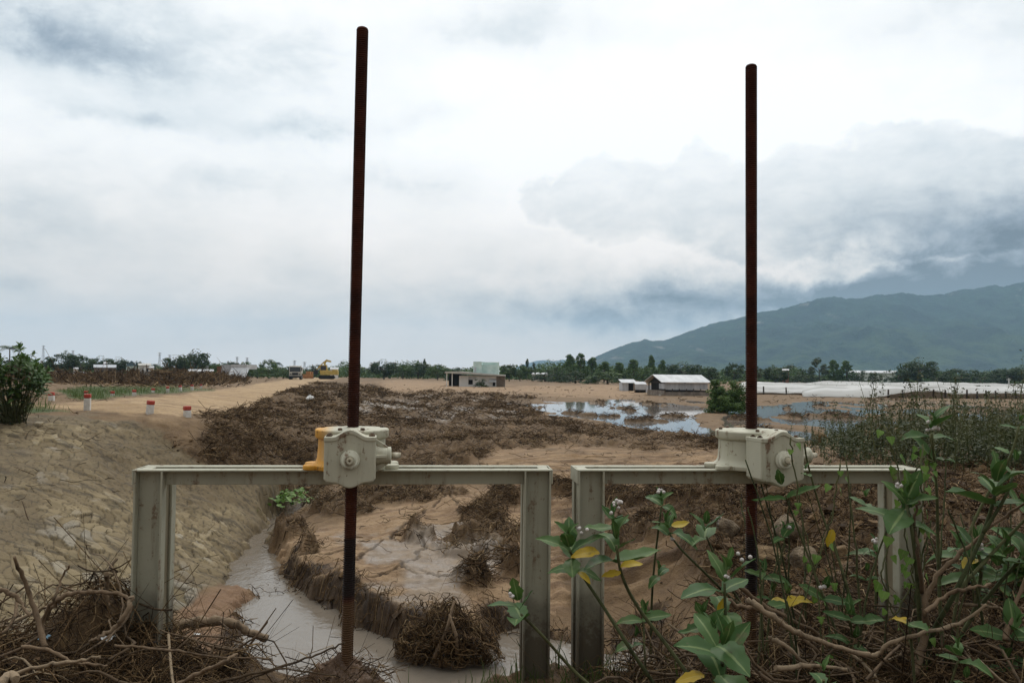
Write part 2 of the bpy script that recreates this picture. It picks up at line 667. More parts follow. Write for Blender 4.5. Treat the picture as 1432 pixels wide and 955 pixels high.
def fg_z(x, y):
    xs = [-9, -4, -2.6, -1.9, -1.5, -1.1, -.75, -.3, .1, .4, .9, 1.4, 2.2, 4, 9]
    zs = [2.0, 1.98, 1.98, 1.97, 1.94, 1.84, 1.74, 1.72, 1.82, 1.86, 1.84, 1.95, 2.05, 2.0, 1.9]
    return np.interp(x, xs, zs) - 0.03 * np.maximum(0, 3.0 - y) - .42 * np.maximum(0, y - 3.35) * (x < -1.2)


def fg_edge(x, y):
    xs = [-9, -3, -2.2, -1.6, -1.0, -.5, 0, .5, 1.0, 1.6, 2.5, 4, 9]
    es = [4.1, 4.0, 3.95, 3.9, 3.75, 3.66, 3.68, 3.72, 3.85, 4.3, 5.2, 6.0, 6.0]
    return np.interp(x, xs, es) + 0.10 * fbm(x * 2.3, x * 0 + 4.2, 4, 3)


EMPTY = []
POLY = {
    'stone': [(-300, 560), (0, 577), (125, 577), (235, 584), (285, 606), (340, 640), (400, 668), (445, 690), (420, 712), (366, 748),
              (325, 806), (272, 835), (200, 900), (-300, 1100)],
    'road': [(-300, 582), (0, 572), (150, 573), (262, 578), (310, 580), (345, 570), (400, 548), (440, 535.5), (476, 529), (480, 526), (440, 527.5),
             (400, 530.5), (330, 542), (250, 552), (150, 560.5), (60, 566), (-300, 574)],
    'bank': [(225, 580), (300, 590), (345, 573), (400, 550), (440, 537), (530, 536), (545, 560), (520, 610), (490, 655), (445, 690),
             (400, 668), (340, 640), (285, 606)],
    'sand_far': [(498, 536), (560, 531), (720, 540), (860, 538), (920, 551), (860, 557), (740, 551), (640, 548), (500, 548)],
    'ridge': [(630, 662), (690, 632), (760, 626), (840, 628), (1000, 630), (1020, 645), (1000, 655), (960, 676), (890, 690), (820, 690),
              (790, 740), (760, 800), (740, 700), (690, 672)],
    'flat': [(388, 770), (410, 750), (470, 738), (520, 716), (600, 690), (700, 690), (770, 700), (790, 760), (790, 850), (720, 868), (600, 872), (560, 882),
             (500, 864), (440, 824), (388, 795)],
    'midsand': [(700, 600), (900, 612), (1000, 622), (1000, 632), (820, 628), (690, 636)],
    'barl': [(255, 842), (330, 812), (365, 826), (345, 875), (342, 925), (350, 1000), (200, 1000)],
    'barr': [(590, 925), (640, 900), (690, 925), (790, 940), (790, 1000), (600, 1000)],
    'wet': [(405, 790), (470, 745), (560, 738), (640, 742), (700, 760), (690, 800), (640, 848), (560, 850), (500, 845), (440, 815)],
    'wetfield': [(500, 556), (600, 556), (720, 560), (740, 580), (700, 592), (560, 592), (500, 580)],
    'pond': POND,
    'rpond': [(1020, 570), (1110, 562), (1240, 560), (1440, 572), (1440, 592), (1240, 600), (1140, 612), (1060, 606), (1010, 600)],
    'strip': [(850, 558), (1000, 557), (1010, 563), (850, 564)],
    'grassr': [(1150, 528), (1210, 527), (1290, 533), (1440, 534), (1440, 541), (1150, 537)],
    'grassl': [(-100, 560), (90, 572), (100, 577), (-100, 580)],
    'grassm': [(78, 546), (120, 541), (230, 541), (300, 546), (200, 553), (110, 560)],
    'redr': [(1000, 690), (1060, 700), (1140, 740), (1150, 800), (1080, 810), (1010, 770)],
}
DEB_BLOBS = [(560, 668, 70, 16), (515, 690, 40, 14), (665, 758, 34, 22), (680, 722, 34, 14), (405, 745, 40, 10), (430, 765, 14, 12),
             (700, 700, 30, 8), (640, 770, 40, 14), (700, 775, 30, 14), (600, 690, 60, 12), (480, 712, 44, 10), (700, 745, 44, 16), (860, 705, 70, 9), (905, 742, 50, 16), (775, 688, 60, 7), (960, 700, 60, 14), (1000, 770, 46, 40), (590, 755, 22, 8), (730, 800, 34, 12), (660, 815, 30, 10), (840, 770, 40, 12), (540, 655, 60, 10), (660, 665, 50, 6),  (1000, 730, 60, 30), (400, 790, 12, 20)]


def masks(x, y, z):
    px, py = project(np.stack([x, y, z], -1))
    n1 = fbm(x * 1.7, y * 1.7, 5, 50)
    n2 = fbm(x * 0.35, y * 0.35, 5, 61)
    r = {}

    def m(name, w, amp, n=None):
        s = poly_sdf(px, py, POLY[name]) + amp * (n1 if n is None else n)
        return sstep(w, -w, s)
    r['stone'] = m('stone', 3, 10)
    r['road'] = m('road', 1.5, 3)
    bank = m('bank', 8, 14)
    sand = np.maximum.reduce([m('ridge', 12, 26), m('flat', 6, 12), m('sand_far', 3, 6, n2), m('midsand', 6, 16), m('barl', 8, 10), m('barr', 8, 10)])
    r['redd'] = np.maximum.reduce([m('redr', 20, 30), m('barl', 8, 10), m('barr', 8, 10)])
    deb = np.maximum(bank, sstep(4, -4, poly_sdf(px, py, [(500, 552), (740, 555), (760, 585), (880, 600), (1010, 612), (1010, 626), (800, 622), (700, 632), (620, 668), (480, 690), (470, 640), (500, 600)]) + 10 * n2))
    for bx, by, rx, ry in DEB_BLOBS:
        q = np.exp(-(((px - bx) / rx) ** 2 + ((py - by) / ry) ** 2))
        deb = np.maximum(deb, sstep(0.3, 0.6, q + 0.35 * n1))
    right = sstep(960, 1060, px + 50 * n1) * sstep(640, 700, py)
    deb = np.maximum(deb, right * 0.9)
    r['ridge'] = m('ridge', 12, 26)
    r['flat'] = m('flat', 6, 12)
    r['flow'] = np.maximum(r['ridge'], sstep(10, -10, poly_sdf(px, py, [(720, 690), (1000, 680), (1000, 780), (880, 830), (780, 850), (760, 740)])))
    wet = np.maximum.reduce([m('wet', 6, 40) * sstep(-.15, .2, fbm(x * 1.1, y * .9, 4, 77)),
                             m('wetfield', 3, 8, n2) * sstep(-.1, .15, fbm(x * .5, y * .22, 5, 70))])
    r['pond'] = np.maximum.reduce([m('pond', 2, 5, n2), m('rpond', 3, 8, n2) * sstep(-.22, -.08, fbm(x * .45, y * .13, 5, 71)), m('strip', 1, 2, n2) * sstep(-.2, .0, fbm(x * .5, y * .13, 5, 72)),
                                   m('wetfield', 3, 8, n2) * sstep(.0, .25, fbm(x * .5, y * .16, 5, 73)) * .6])
    r['wet'] = np.maximum(wet, r['pond'])
    r['grass'] = np.maximum.reduce([m('grassr', 1, 2, n2), m('grassl', 3, 8), m('grassm', 2, 4, n2) * .9])
    deb = deb * (1 - r['road']) * (1 - r['stone']) * (1 - .9 * r['pond']) * (1 - .35 * wet)
    sand = sand * (1 - r['road']) * (1 - r['stone'])
    r['deb'], r['sand'], r['right'] = deb, sand, right
    return r, px, py


CRACKS = [[(388, 795), (430, 820), (470, 800), (520, 770), (575, 735), (640, 705)], [(470, 800), (500, 812), (560, 800), (640, 812)], [(500, 812), (520, 850), (540, 870)],
          [(600, 690), (640, 720), (655, 760)], [(560, 800), (590, 770), (600, 745)], [(420, 770), (460, 775), (500, 765)]]
CRACKS_W = [px_world(c, 0.38) for c in CRACKS]


def terrain(x, y):
    z = base_z(x, y)
    r, px, py = masks(x, y, z)
    far = sstep(250, 60, y)
    near = sstep(30, 12, y)
    lump = fbm(x * 0.9, y * 0.9, 5, 11)
    tang = ridged(x * 2.6, y * 2.6, 4, 21)
    tang2 = ridged(x * 8.0, y * 8.0, 3, 24)
    z = z + far * (0.05 * lump + 0.02 * fbm(x * 4, y * 4, 4, 12)) * (1 - .85 * r['stone'])
    z = z + r['deb'] * far * (0.24 * np.abs(lump) + 0.20 * (tang - .2) + 0.09 * tang2 * near + 0.16 * fbm(x * .5, y * .5, 3, 31))
    # flow ledges in the silt on the right of the stream
    lay = fbm(x * 0.55 + 0.2 * y, y * 3.6, 5, 41)
    r['lay'] = r['flow'] * near * sstep(.0, .30, lay) * (1 - r['flat'] * .6)
    z = z + r['flow'] * (0.17 * np.abs(lay) + 0.08 * fbm(x * 1.1, y * 9, 4, 43)) * near
    # smooth silt flat with cracks
    z = z - r['flat'] * 0.03 * near * fbm(x * 2, y * 2, 4, 13)
    jx, jy = x + .12 * fbm(x * 3, y * 3, 3, 5), y + .12 * fbm(x * 3 + 9, y * 3, 3, 6)
    for c in CRACKS_W:
        d = line_dist(jx, jy, c)
        side = sstep(.0, .35, d)
        z = z - 0.07 * (1 - sstep(.0, .05, d)) * near + 0.04 * (1 - side) * near
        r['crk'] = np.maximum(r.get('crk', 0), (1 - sstep(.01, .06, d)) * near)
    g1, g2, gc = voronoi((x + .25 * fbm(x * 2, y * 2, 3, 7)) * 1.5, (y + .25 * fbm(x * 2 + 3, y * 2, 3, 8)) * .9, 40)
    net = (1 - sstep(.0, .07, g2 - g1)) * sstep(.0, .3, fbm(x * .7, y * .6, 3, 44)) * r['sand'] * near
    r['crk'] = np.maximum(r['crk'] * np.maximum(r['flat'], .2), net * .8)
    z = z - .025 * net + r['sand'] * near * (.022 * ridged(x * 3.2, y * 5.5, 4, 45) + .016 * ridged(x * 9, y * 12, 3, 46) + .03 * (gc - .5) * sstep(.0, .3, fbm(x * .7, y * .6, 3, 44)))
    # ruts along the road
    z = z + r['road'] * 0.04 * fbm(x * 0.3 + y * .05, y * 1.4, 3, 15) * far
    # stream channel, ragged cut bank
    sx, sy = x + .26 * fbm(x * 2.2, y * 2.2, 5, 90, .6), y + .34 * fbm(x * 2.2 + 7, y * 1.9, 5, 91, .6)
    sd_ = poly_sdf(sx, sy, STREAM)
    cut = sstep(0.26, -0.12, sd_ + .10 * fbm(x * 4.5, y * 4.5, 4, 97))
    z = z * (1 - cut) + cut * (-0.14 + 0.05 * fbm(x * 1.2, y * 1.2, 3, 92))
    r['wet'] = np.maximum(r['wet'] * (1 - sstep(.45, .1, sd_)), sstep(.03, -.02, sd_)) * (y < 400)
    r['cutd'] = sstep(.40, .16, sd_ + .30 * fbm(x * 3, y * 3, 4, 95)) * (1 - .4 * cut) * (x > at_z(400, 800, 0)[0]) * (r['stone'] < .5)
    toe = .03 + .46 * np.maximum(sd_, 0) + .12 * np.maximum(sd_ - 1, 0)
    lft = sstep(12, -12, px - np.interp(py, [600, 680, 735, 790, 815, 1000], [470, 430, 372, 345, 330, 300])) * sstep(19, 14.5, y)
    k_ = np.clip(.5 + .5 * (toe - z) / .25, 0, 1)
    zc = toe * (1 - k_) + z * k_ - .25 * k_ * (1 - k_)
    z = z * (1 - lft) + zc * lft
    # pond bed
    pb = r['pond']
    z = z - pb * (0.24 + 0.08 * np.maximum(0, fbm(x * .6, y * .2, 4, 93)))
    spike = sstep(.26, .5, fbm(x * .55, y * .42, 5, 94)) * pb
    z = z + spike * 0.36
    r['wet'] = r['wet'] * (1 - sstep(.1, .5, spike))
    r['deb'] = np.maximum(r['deb'], sstep(.1, .5, spike))
    # stone pitching on the left bank
    jx, jy = x + .3 * fbm(x * .8, y * .8, 3, 201), y + .3 * fbm(x * .8, y * .8, 3, 202)
    ca, sa = math.cos(math.radians(-38)), math.sin(math.radians(-38))
    f1, f2, cid = voronoi((jx * ca - jy * sa) * 7.4, (jx * sa + jy * ca) * 3.1, 300)
    edge = sstep(.0, .11, f2 - f1)
    patch = fbm(x * .55, y * .45, 4, 310)
    mud = sstep(-.28, .34, patch + .45 * fbm(x * 2.2, y * 1.4, 5, 311))
    z = z + r['stone'] * ((0.024 * edge + 0.042 * (cid - .5) + .02 * f1 * np.sin(cid * 40)) * (1 - .7 * mud) + .012 * fbm(x * 5, y * 5, 3, 312))
    r['joint'] = 1 - edge * (1 - .5 * mud)
    r['cid'] = cid * (1 - .8 * mud) + .5 * .8 * mud
    r['mudst'] = mud
    # foreground bank, ending at the headwall
    ed = fg_edge(x, y)
    fg = sstep(.06, -.06, y - ed)
    fz = fg_z(x, y) + 0.05 * fbm(x * 2.2, y * 2.2, 5, 130) + 0.03 * ridged(x * 7, y * 7, 3, 131)
    lx = sstep(-1.35, -2.0, x)
    fz = fz + lx * (.20 * np.abs(fbm(x * 1.4, y * 1.4, 3, 132))) + .24 * np.exp(-((x + 1.72) / .22) ** 2 - ((y - 3.5) / .3) ** 2)
    z = z * (1 - fg) + fz * fg
    for k in ('stone', 'road', 'sand', 'wet', 'grass', 'flow', 'cutd', 'redd', 'crk', 'lay'):
        r[k] = r[k] * (1 - fg)
    r['deb'] = np.maximum(r['deb'] * (1 - fg), fg * .95)
    r['fg'] = fg
    return z, r


us = np.concatenate([-np.geomspace(9, 0.74, 22)[:-1], np.linspace(-.72, .72, 900), np.geomspace(0.74, 9, 22)[1:]])
rows = np.concatenate([np.arange(math.log(1.6), math.log(3.4), .014), np.arange(math.log(3.4), math.log(4.3), .005),
                       np.arange(math.log(4.3), math.log(7.6), .014), np.arange(math.log(7.6), math.log(22), .0030),
                       np.arange(math.log(22), math.log(60), .0062), np.arange(math.log(60), math.log(200), .013),
                       np.arange(math.log(200), math.log(7600), .06)])
GU, GB = np.meshgrid(us, rows)
GY = np.exp(GB)
GX = np.clip(GU * GY, -4600, 4600)
GZ, MK = terrain(GX, GY)
NR, NC = GX.shape


def ground_z(x, y):
    """height of the built ground at scattered points"""
    x, y = np.atleast_1d(np.asarray(x, float)), np.atleast_1d(np.asarray(y, float))
    u, b = x / y, np.log(y)
    i = np.clip(np.searchsorted(us, u) - 1, 0, NC - 2)
    j = np.clip(np.searchsorted(rows, b) - 1, 0, NR - 2)
    fu = np.clip((u - us[i]) / (us[i + 1] - us[i]), 0, 1)
    fb = np.clip((b - rows[j]) / (rows[j + 1] - rows[j]), 0, 1)
    return (GZ[j, i] * (1 - fu) * (1 - fb) + GZ[j, i + 1] * fu * (1 - fb) + GZ[j + 1, i] * (1 - fu) * fb + GZ[j + 1, i + 1] * fu * fb)


def gz1(x, y): return float(ground_z(x, y)[0])


def on_ground(px, py):
    """first point of the ground under a pixel of the photograph"""
    d = ray(px, py)
    ys = np.exp(np.linspace(math.log(1.7), math.log(3000), 5000))
    P = O_[None] + d[None] * (ys / d[1])[:, None]
    hit = np.nonzero(P[:, 2] <= ground_z(P[:, 0], P[:, 1]))[0]
    k = hit[0] if len(hit) else -1
    return Vector((P[k, 0], P[k, 1], gz1(P[k, 0], P[k, 1])))


# ground materials --------------------------------------------------
def ground_mat():
    m = Mat('earth')
    A = {k: m.attr(k) for k in ('sand', 'deb', 'wet', 'stone', 'joint', 'cid', 'mudst', 'road', 'grass', 'cutd', 'redd', 'fg', 'crk', 'lay')}
    n_big, n_mid, n_fine = m.noise(0.35, 5), m.noise(2.2, 7), m.noise(14, 8, 0.7)
    mud = m.mix((.122, .073, .034), (.200, .125, .059), n_mid.step(.3, .7))
    mud = m.mix(mud, (.070, .044, .021), n_fine.step(.5, .72) * .7)
    sand = m.mix((.240, .150, .078), (.345, .232, .128), (n_mid * .6 + n_fine * .4).step(.35, .65))
    sand = m.mix(sand, (.165, .095, .046), n_fine.step(.50, .70) * .6)
    c = m.mix(mud, sand, A['sand'])
    sand0 = m.noise(1.1, 7, .65, vec=m.vec((.55, 1.9, 1)))
    c = m.mix(c, m.mix((.115, .066, .034), (.17, .098, .050), n_fine.step(.3, .7)), A['sand'] * sand0.step(.50, .60) * .75)
    c = m.mix(c, (.040, .024, .013), A['crk'] * .85)
    c = m.mix(c, m.mix((.050, .030, .017), (.115, .069, .038), n_fine.step(.3, .7)), A['lay'] * .8)
    red = m.mix((.150, .082, .044), (.215, .122, .067), n_fine.step(.3, .7))
    c = m.mix(c, red, A['redd'] * .75)
    deb = m.mix((.056, .032, .014), (.160, .098, .044), n_fine.step(.3, .70))
    c = m.mix(c, deb, A['deb'] * (n_mid * .6 + n_big * .4).step(.30, .52))
    wetc = m.mix((.140, .110, .080), (.205, .168, .128), n_mid.step(.3, .7))
    c = m.mix(c, wetc, A['wet'] * .7)
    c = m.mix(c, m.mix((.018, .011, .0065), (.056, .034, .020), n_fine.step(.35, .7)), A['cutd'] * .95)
    # stone pitching: limestone, grey slabs, earth washed into the joints
    st = m.mix((.150, .110, .054), (.325, .252, .138), A['cid'])
    st = m.mix(st, (.235, .225, .205), (n_big + A['cid'] * .25).step(.66, .78) * .6)
    st = m.mix(st, m.mix((.17, .118, .056), (.29, .212, .110), n_fine.step(.3, .7)), A['mudst'] * n_mid.step(.15, .6) * .85)
    streak = m.noise(1.6, 7, .68, vec=m.vec((.9, 3.4, 1), rot=(0, 0, math.radians(38))))
    st = m.mix(st, (.060, .046, .027), streak.step(.50, .64) * .8)
    st = m.mix(st, (.37, .33, .25), (n_fine * .5 + A['cid'] * .5).step(.66, .76) * .5)
    st = m.mix(st, (.070, .052, .030), A['joint'] * n_mid.step(.1, .45) * .95)
    st = m.mix(st, (.085, .070, .030), (n_big * .5 + n_mid * .5).step(.52, .66) * .5)
    c = m.mix(c, st, A['stone'])
    rd = m.mix((.31, .205, .105), (.43, .30, .165), m.noise(.8, 6, .6, sc=(.5, 2.0, 1)).step(.35, .65))
    rd = m.mix(rd, (.17, .105, .055), n_fine.step(.50, .68) * .7)
    rd = m.mix(rd, (.19, .12, .065), m.noise(.5, 6, .65, sc=(.35, 2.4, 1)).step(.52, .62) * .7)
    c = m.mix(c, rd, A['road'])
    gr = m.mix((.040, .070, .018), (.085, .115, .035), n_mid.step(.3, .7))
    c = m.mix(c, gr, A['grass'] * n_mid.step(.25, .45))
    m.base(c)
    r = 0.92 - A['wet'] * (0.62 * n_mid.step(.65, .35)) 
    m.rough(r)
    m.spec(.45)
    m.bump((n_fine + m.noise(45, 5, .7) * .6) * (1.0 - A['wet'] * .7), .9, .04)
    return m.m


EARTH = ground_mat()
IDX = np.arange(NR * NC).reshape(NR, NC)
QUADS = np.stack([IDX[:-1, :-1], IDX[:-1, 1:], IDX[1:, 1:], IDX[1:, :-1]], -1).reshape(-1, 4)
VTX = np.stack([GX, GY, GZ], -1).reshape(-1, 3)
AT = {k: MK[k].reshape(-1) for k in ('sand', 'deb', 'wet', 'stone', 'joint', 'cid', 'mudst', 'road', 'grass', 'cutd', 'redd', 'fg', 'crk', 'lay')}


def split(sel):
    q = QUADS[sel]
    u, inv = np.unique(q, return_inverse=True)
    return VTX[u], inv.reshape(q.shape), {k: v[u] for k, v in AT.items()}


f_road = AT['road'][QUADS].mean(1) > .5
f_stone = (AT['stone'][QUADS].mean(1) > .5) & ~f_road
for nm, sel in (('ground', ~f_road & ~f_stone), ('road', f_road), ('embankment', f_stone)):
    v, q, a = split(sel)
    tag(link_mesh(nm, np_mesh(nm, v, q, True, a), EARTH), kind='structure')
# the ground behind and beside the camera
bv, bq = [], []
gx, gy = np.meshgrid(np.linspace(-40, 40, 80), np.concatenate([np.linspace(-40, -2, 20), np.linspace(-1.6, 1.62, 24)]))
bz = fg_z(np.clip(gx, -4, 4), np.full_like(gy, 1.62)) + .04 * fbm(gx * 2, gy * 2, 4, 130)
# the rim of this piece meets the main sheet at Y = 1.6 and then drops a little under it
bz = bz - .05 * (gy > 1.5)
bi = np.arange(gx.size).reshape(gx.shape)
bq = np.stack([bi[:-1, :-1], bi[:-1, 1:], bi[1:, 1:], bi[1:, :-1]], -1).reshape(-1, 4)
z0 = np.zeros(gx.size)
ba = {k: z0 for k in AT}
ba['deb'] = z0 + .9
tag(link_mesh('ground', np_mesh('ground', np.stack([gx, gy, bz], -1).reshape(-1, 3), bq, True, ba), EARTH), kind='structure')


# ------------------------------------------------------------------ water
def water_mat(name, c, wave, amp):
    m = Mat(name)
    m.base(c)
    m.rough(.035)
    m.p.inputs['IOR'].default_value = 1.33
    h = m.noise(wave, 4, .6, sc=(1.4, .8, 1)) + m.noise(wave * 4, 3, .6, sc=(1.6, .7, 1)) * .4
    m.bump(h, amp, .02)
    return m.m


def flat_sheet(name, poly, z, mat):
    mb = MB()
    mb.add([(x, y, z) for x, y in poly], [tuple(range(len(poly)))])
    o = mb.build(name, mat)
    if o.data.polygons[0].normal.z < 0: o.data.flip_normals()
    return tag(o, kind='structure')


WM = water_mat('stream_water', (.165, .138, .108), 3.2, .6)
PM = water_mat('pond_water', (.19, .165, .14), 2.0, .05)
flat_sheet('water', [(-5, 4.0), (3.2, 4.0), (3.2, 10.5), (-1.5, 14), (-4.8, 26), (-6.6, 26)], 0.0, WM)
flat_sheet('water', px_world([(480, 610), (480, 552), (840, 555), (1010, 554), (1520, 556), (1520, 603), (1110, 622), (960, 618), (700, 600)], .74), .74, PM)
flat_sheet('water', px_world([(590, 648), (690, 620), (700, 640), (640, 655)], .70), .70, WM)

# ------------------------------------------------------------------ hills
def hill_mat():
    m = Mat('forested_hill')
    n1, n2 = m.noise(.012, 8, .62), m.noise(.06, 6, .6)
    c = m.mix((.006, .018, .013), (.024, .056, .030), (n1 * .6 + n2 * .4).step(.38, .66))
    c = m.mix(c, (.060, .090, .034), m.attr('low') * n1.step(.42, .62) * .8)
    c = m.mix(c, (.17, .155, .135), m.attr('rock'))
    m.base(c)
    m.rough(1.0)
    m.spec(.1)
    m.bump(n2 + m.noise(.16, 5, .6), 1.0, 6.0)
    return m.m


HILLM = hill_mat()
def hills(prof, Yf, Yr, Yb, name, nu=420, nv=110, seed=400):
    xs = np.array([p[0] for p in prof], float)
    ys = np.array([p[1] for p in prof], float)
    pts = np.array([at(x, y, Yr) for x, y in zip(xs, ys)])
    uu = np.linspace(pts[0, 0] / Yr, pts[-1, 0] / Yr, nu)
    zr = np.interp(uu * Yr, pts[:, 0], pts[:, 2])
    t = np.concatenate([np.linspace(0, 1, nv), np.linspace(1.03, 2, nv // 3)])
    T, U = np.meshgrid(t, uu, indexing='ij')
    Y = np.where(T <= 1, Yf + (Yr - Yf) * T, Yr + (Yb - Yr) * (T - 1))
    Xw = U * Y
    prof_t = np.where(T <= 1, T ** 1.35, np.maximum(0, 1 - (T - 1) ** 1.2))
    amp = np.clip(zr / 200, .15, 1.3)[None]
    Z = zr[None] * prof_t
    spur = ridged(Xw / 420 + .0004 * Y, Y / 1500, 3, seed)
    Z = Z + amp * (42 * (spur - .3) + 22 * fbm(Xw / 170, Y / 260, 5, seed + 3)) * np.sin(np.clip(T, 0, 1) * math.pi) ** .8
    Z = Z + amp * 16 * (ridged(Xw / 110 + .002 * Y, Y / 420, 4, seed + 15) - .35) * np.sin(np.clip(T, 0, 1) * math.pi) ** .6
    Z = Z + amp * 7 * np.abs(fbm(Xw / 30, Y / 60, 4, seed + 5)) + amp * 2.5 * fbm(Xw / 12, Y / 24, 3, seed + 6)
    Z = np.where(T == 0, -1.0, Z)
    rock = sstep(.42, .55, fbm(Xw / 45, Z / 16, 4, seed + 8)) * sstep(.35, .8, T) * sstep(.02, .3, fbm(Xw / 260, Y / 400, 3, seed + 9))
    low = sstep(.75, .05, T)
    V = np.stack([Xw, Y, Z], -1).reshape(-1, 3)
    ii = np.arange(V.shape[0]).reshape(T.shape)
    Q = np.stack([ii[:-1, :-1], ii[:-1, 1:], ii[1:, 1:], ii[1:, :-1]], -1).reshape(-1, 4)
    tag(link_mesh(name, np_mesh(name, V, Q, True, {'rock': rock.ravel(), 'low': low.ravel()}), HILLM), kind='structure')


hills([(790, 530), (810, 514), (825, 503), (840, 496), (856, 489), (885, 479), (896, 477), (902, 473.5), (910, 477), (930, 476), (960, 465), (1000, 452),
       (1030, 446), (1060, 438), (1085, 434), (1100, 431), (1130, 422), (1150, 417), (1165, 415), (1185, 418.5), (1200, 418.5), (1225, 413),
       (1240, 413), (1262, 409), (1275, 412), (1300, 414), (1320, 412), (1335, 407), (1350, 405), (1370, 404), (1388, 399), (1400, 402), (1432, 394),
       (1500, 380), (1600, 372), (1750, 390), (1900, 420), (2050, 470), (2200, 530)], 1900, 3100, 4200, 'hills')
hills([(690, 524), (735, 509), (748, 505), (760, 503.5), (775, 505), (786, 503), (800, 504), (830, 505), (880, 524)], 5200, 6000, 6800, 'hills', 120, 40, 500)

# ------------------------------------------------------------------ haze
hm = bpy.data.materials.new('haze')
hm.use_nodes = True
hm.node_tree.nodes.clear()
ho = hm.node_tree.nodes.new('ShaderNodeOutputMaterial')
hv_ = hm.node_tree.nodes.new('ShaderNodeVolumePrincipled')
hv_.inputs['Color'].default_value = (.50, .76, 1.0, 1)
hv_.inputs['Density'].default_value = 0.00014
hv_.inputs['Anisotropy'].default_value = 0.2
hm.node_tree.links.new(hv_.outputs[0], ho.inputs['Volume'])
mb = MB()
mb.span((-4700, -60, -2.5), (4700, 7700, 470))
tag(mb.build('haze', hm), kind='stuff')
# ------------------------------------------------------------------ sluice gates
YAW = math.radians(4.6)
EX = np.array([math.cos(YAW), math.sin(YAW), 0])
EY = np.array([-math.sin(YAW), math.cos(YAW), 0])
P0 = at(480, 656, 3.45)


def plane_at(x, y, d=0.0):
    r = ray(x, y)
    return O_ + r * (((P0 + EY * d - O_) @ EY) / (r @ EY))


def sd_of(P): return float((P - P0) @ EX)


def paint_mat(name, c1, c2, rust=0.6, yellow=False):
    m = Mat(name)
    n = m.noise(3.0, 6)
    streak = m.noise(9.0, 6, .65, sc=(2.2, 2.2, .25))
    spots = m.noise(38, 5, .7)
    c = m.mix(c1, c2, n.step(.3, .7))
    c = m.mix(c, (.20, .17, .115), streak.step(.5, .72) * .55)
    if yellow:
        c = m.mix(c, (.62, .30, .03), m.attr('tint').step(.55, .95) * (n * .5 + .75).clamp())
    c = m.mix(c, (.25, .20, .12), m.noise(5.5, 7, .7).step(.55, .70) * .5)
    c = m.mix(c, (.13, .055, .022), (streak * .5 + spots * .5).step(.56, .62) * rust)
    c = m.mix(c, (.10, .045, .02), m.noise(75, 3, .6).step(.68, .72) * .7)
    # the foot of a post is caked in dried mud
    low = X(m.nt, None)
    s = m.nt.nodes.new('ShaderNodeSeparateXYZ')
    m.nt.links.new(m._tc.outputs['Object'], s.inputs[0])
    zz = X(m.nt, s.outputs[2])
    c = m.mix(c, (.060, .048, .032), (zz + (n - .5) * .35).step(-.50, -.62) * .55)
    c = m.mix(c, (.075, .058, .036), (zz + (spots - .5) * .5).step(-.60, -.78) * .8)
    m.base(c)
    m.rough(.5 + streak * .25)
    m.spec(.35)
    m.bump(spots * .5 + m.noise(110, 3) * .3, .18, .004)
    return m.m


def rust_mat():
    m = Mat('rusted_screw')
    s = m.nt.nodes.new('ShaderNodeSeparateXYZ')
    m.nt.links.new(m._tc.outputs['Object'], s.inputs[0])
    z = X(m.nt, s.outputs[2])
    n, f = m.noise(7, 6), m.noise(40, 5, .7)
    c = m.mix((.030, .009, .0055), (.078, .022, .011), n.step(.3, .7))
    c = m.mix(c, (.110, .052, .026), f.step(.5, .75) * z.step(.25, -.05) * .6)
    c = m.mix(c, (.115, .068, .034), (z + (n - .5) * .06).step(-.56, -.60) * .8)      # dried silt low on the screw
    g = (z + (n - .5) * .08)
    c = m.mix(c, (.016, .014, .013), g.step(-.28, -.31) * g.step(-.58, -.55) * .85)   # greased, blackened band
    m.base(c)
    m.rough(.75)
    m.spec(.2)
    m.bump(f, .3, .002)
    return m.m


PAINT = paint_mat('cream_steel_paint', (.335, .325, .245), (.40, .39, .30))
SLOT = simple('stained_groove', (.19, .155, .095), (.28, .25, .17), 6, .8, .2, sc=(1, 1, .3))
CAST = paint_mat('cream_cast_paint', (.42, .405, .305), (.48, .465, .36), .75, True)
RUST = rust_mat()
BOLT = simple('rusty_bolt', (.07, .045, .03), (.15, .10, .06), 20, .7)
SHAFT = simple('dull_shaft_steel', (.30, .26, .18), (.42, .38, .28), 30, .45, .1)
D = 0.18          # depth of a frame
ZB = float(plane_at(480, 657, 0)[2])
WP, TP = 0.118, 0.008


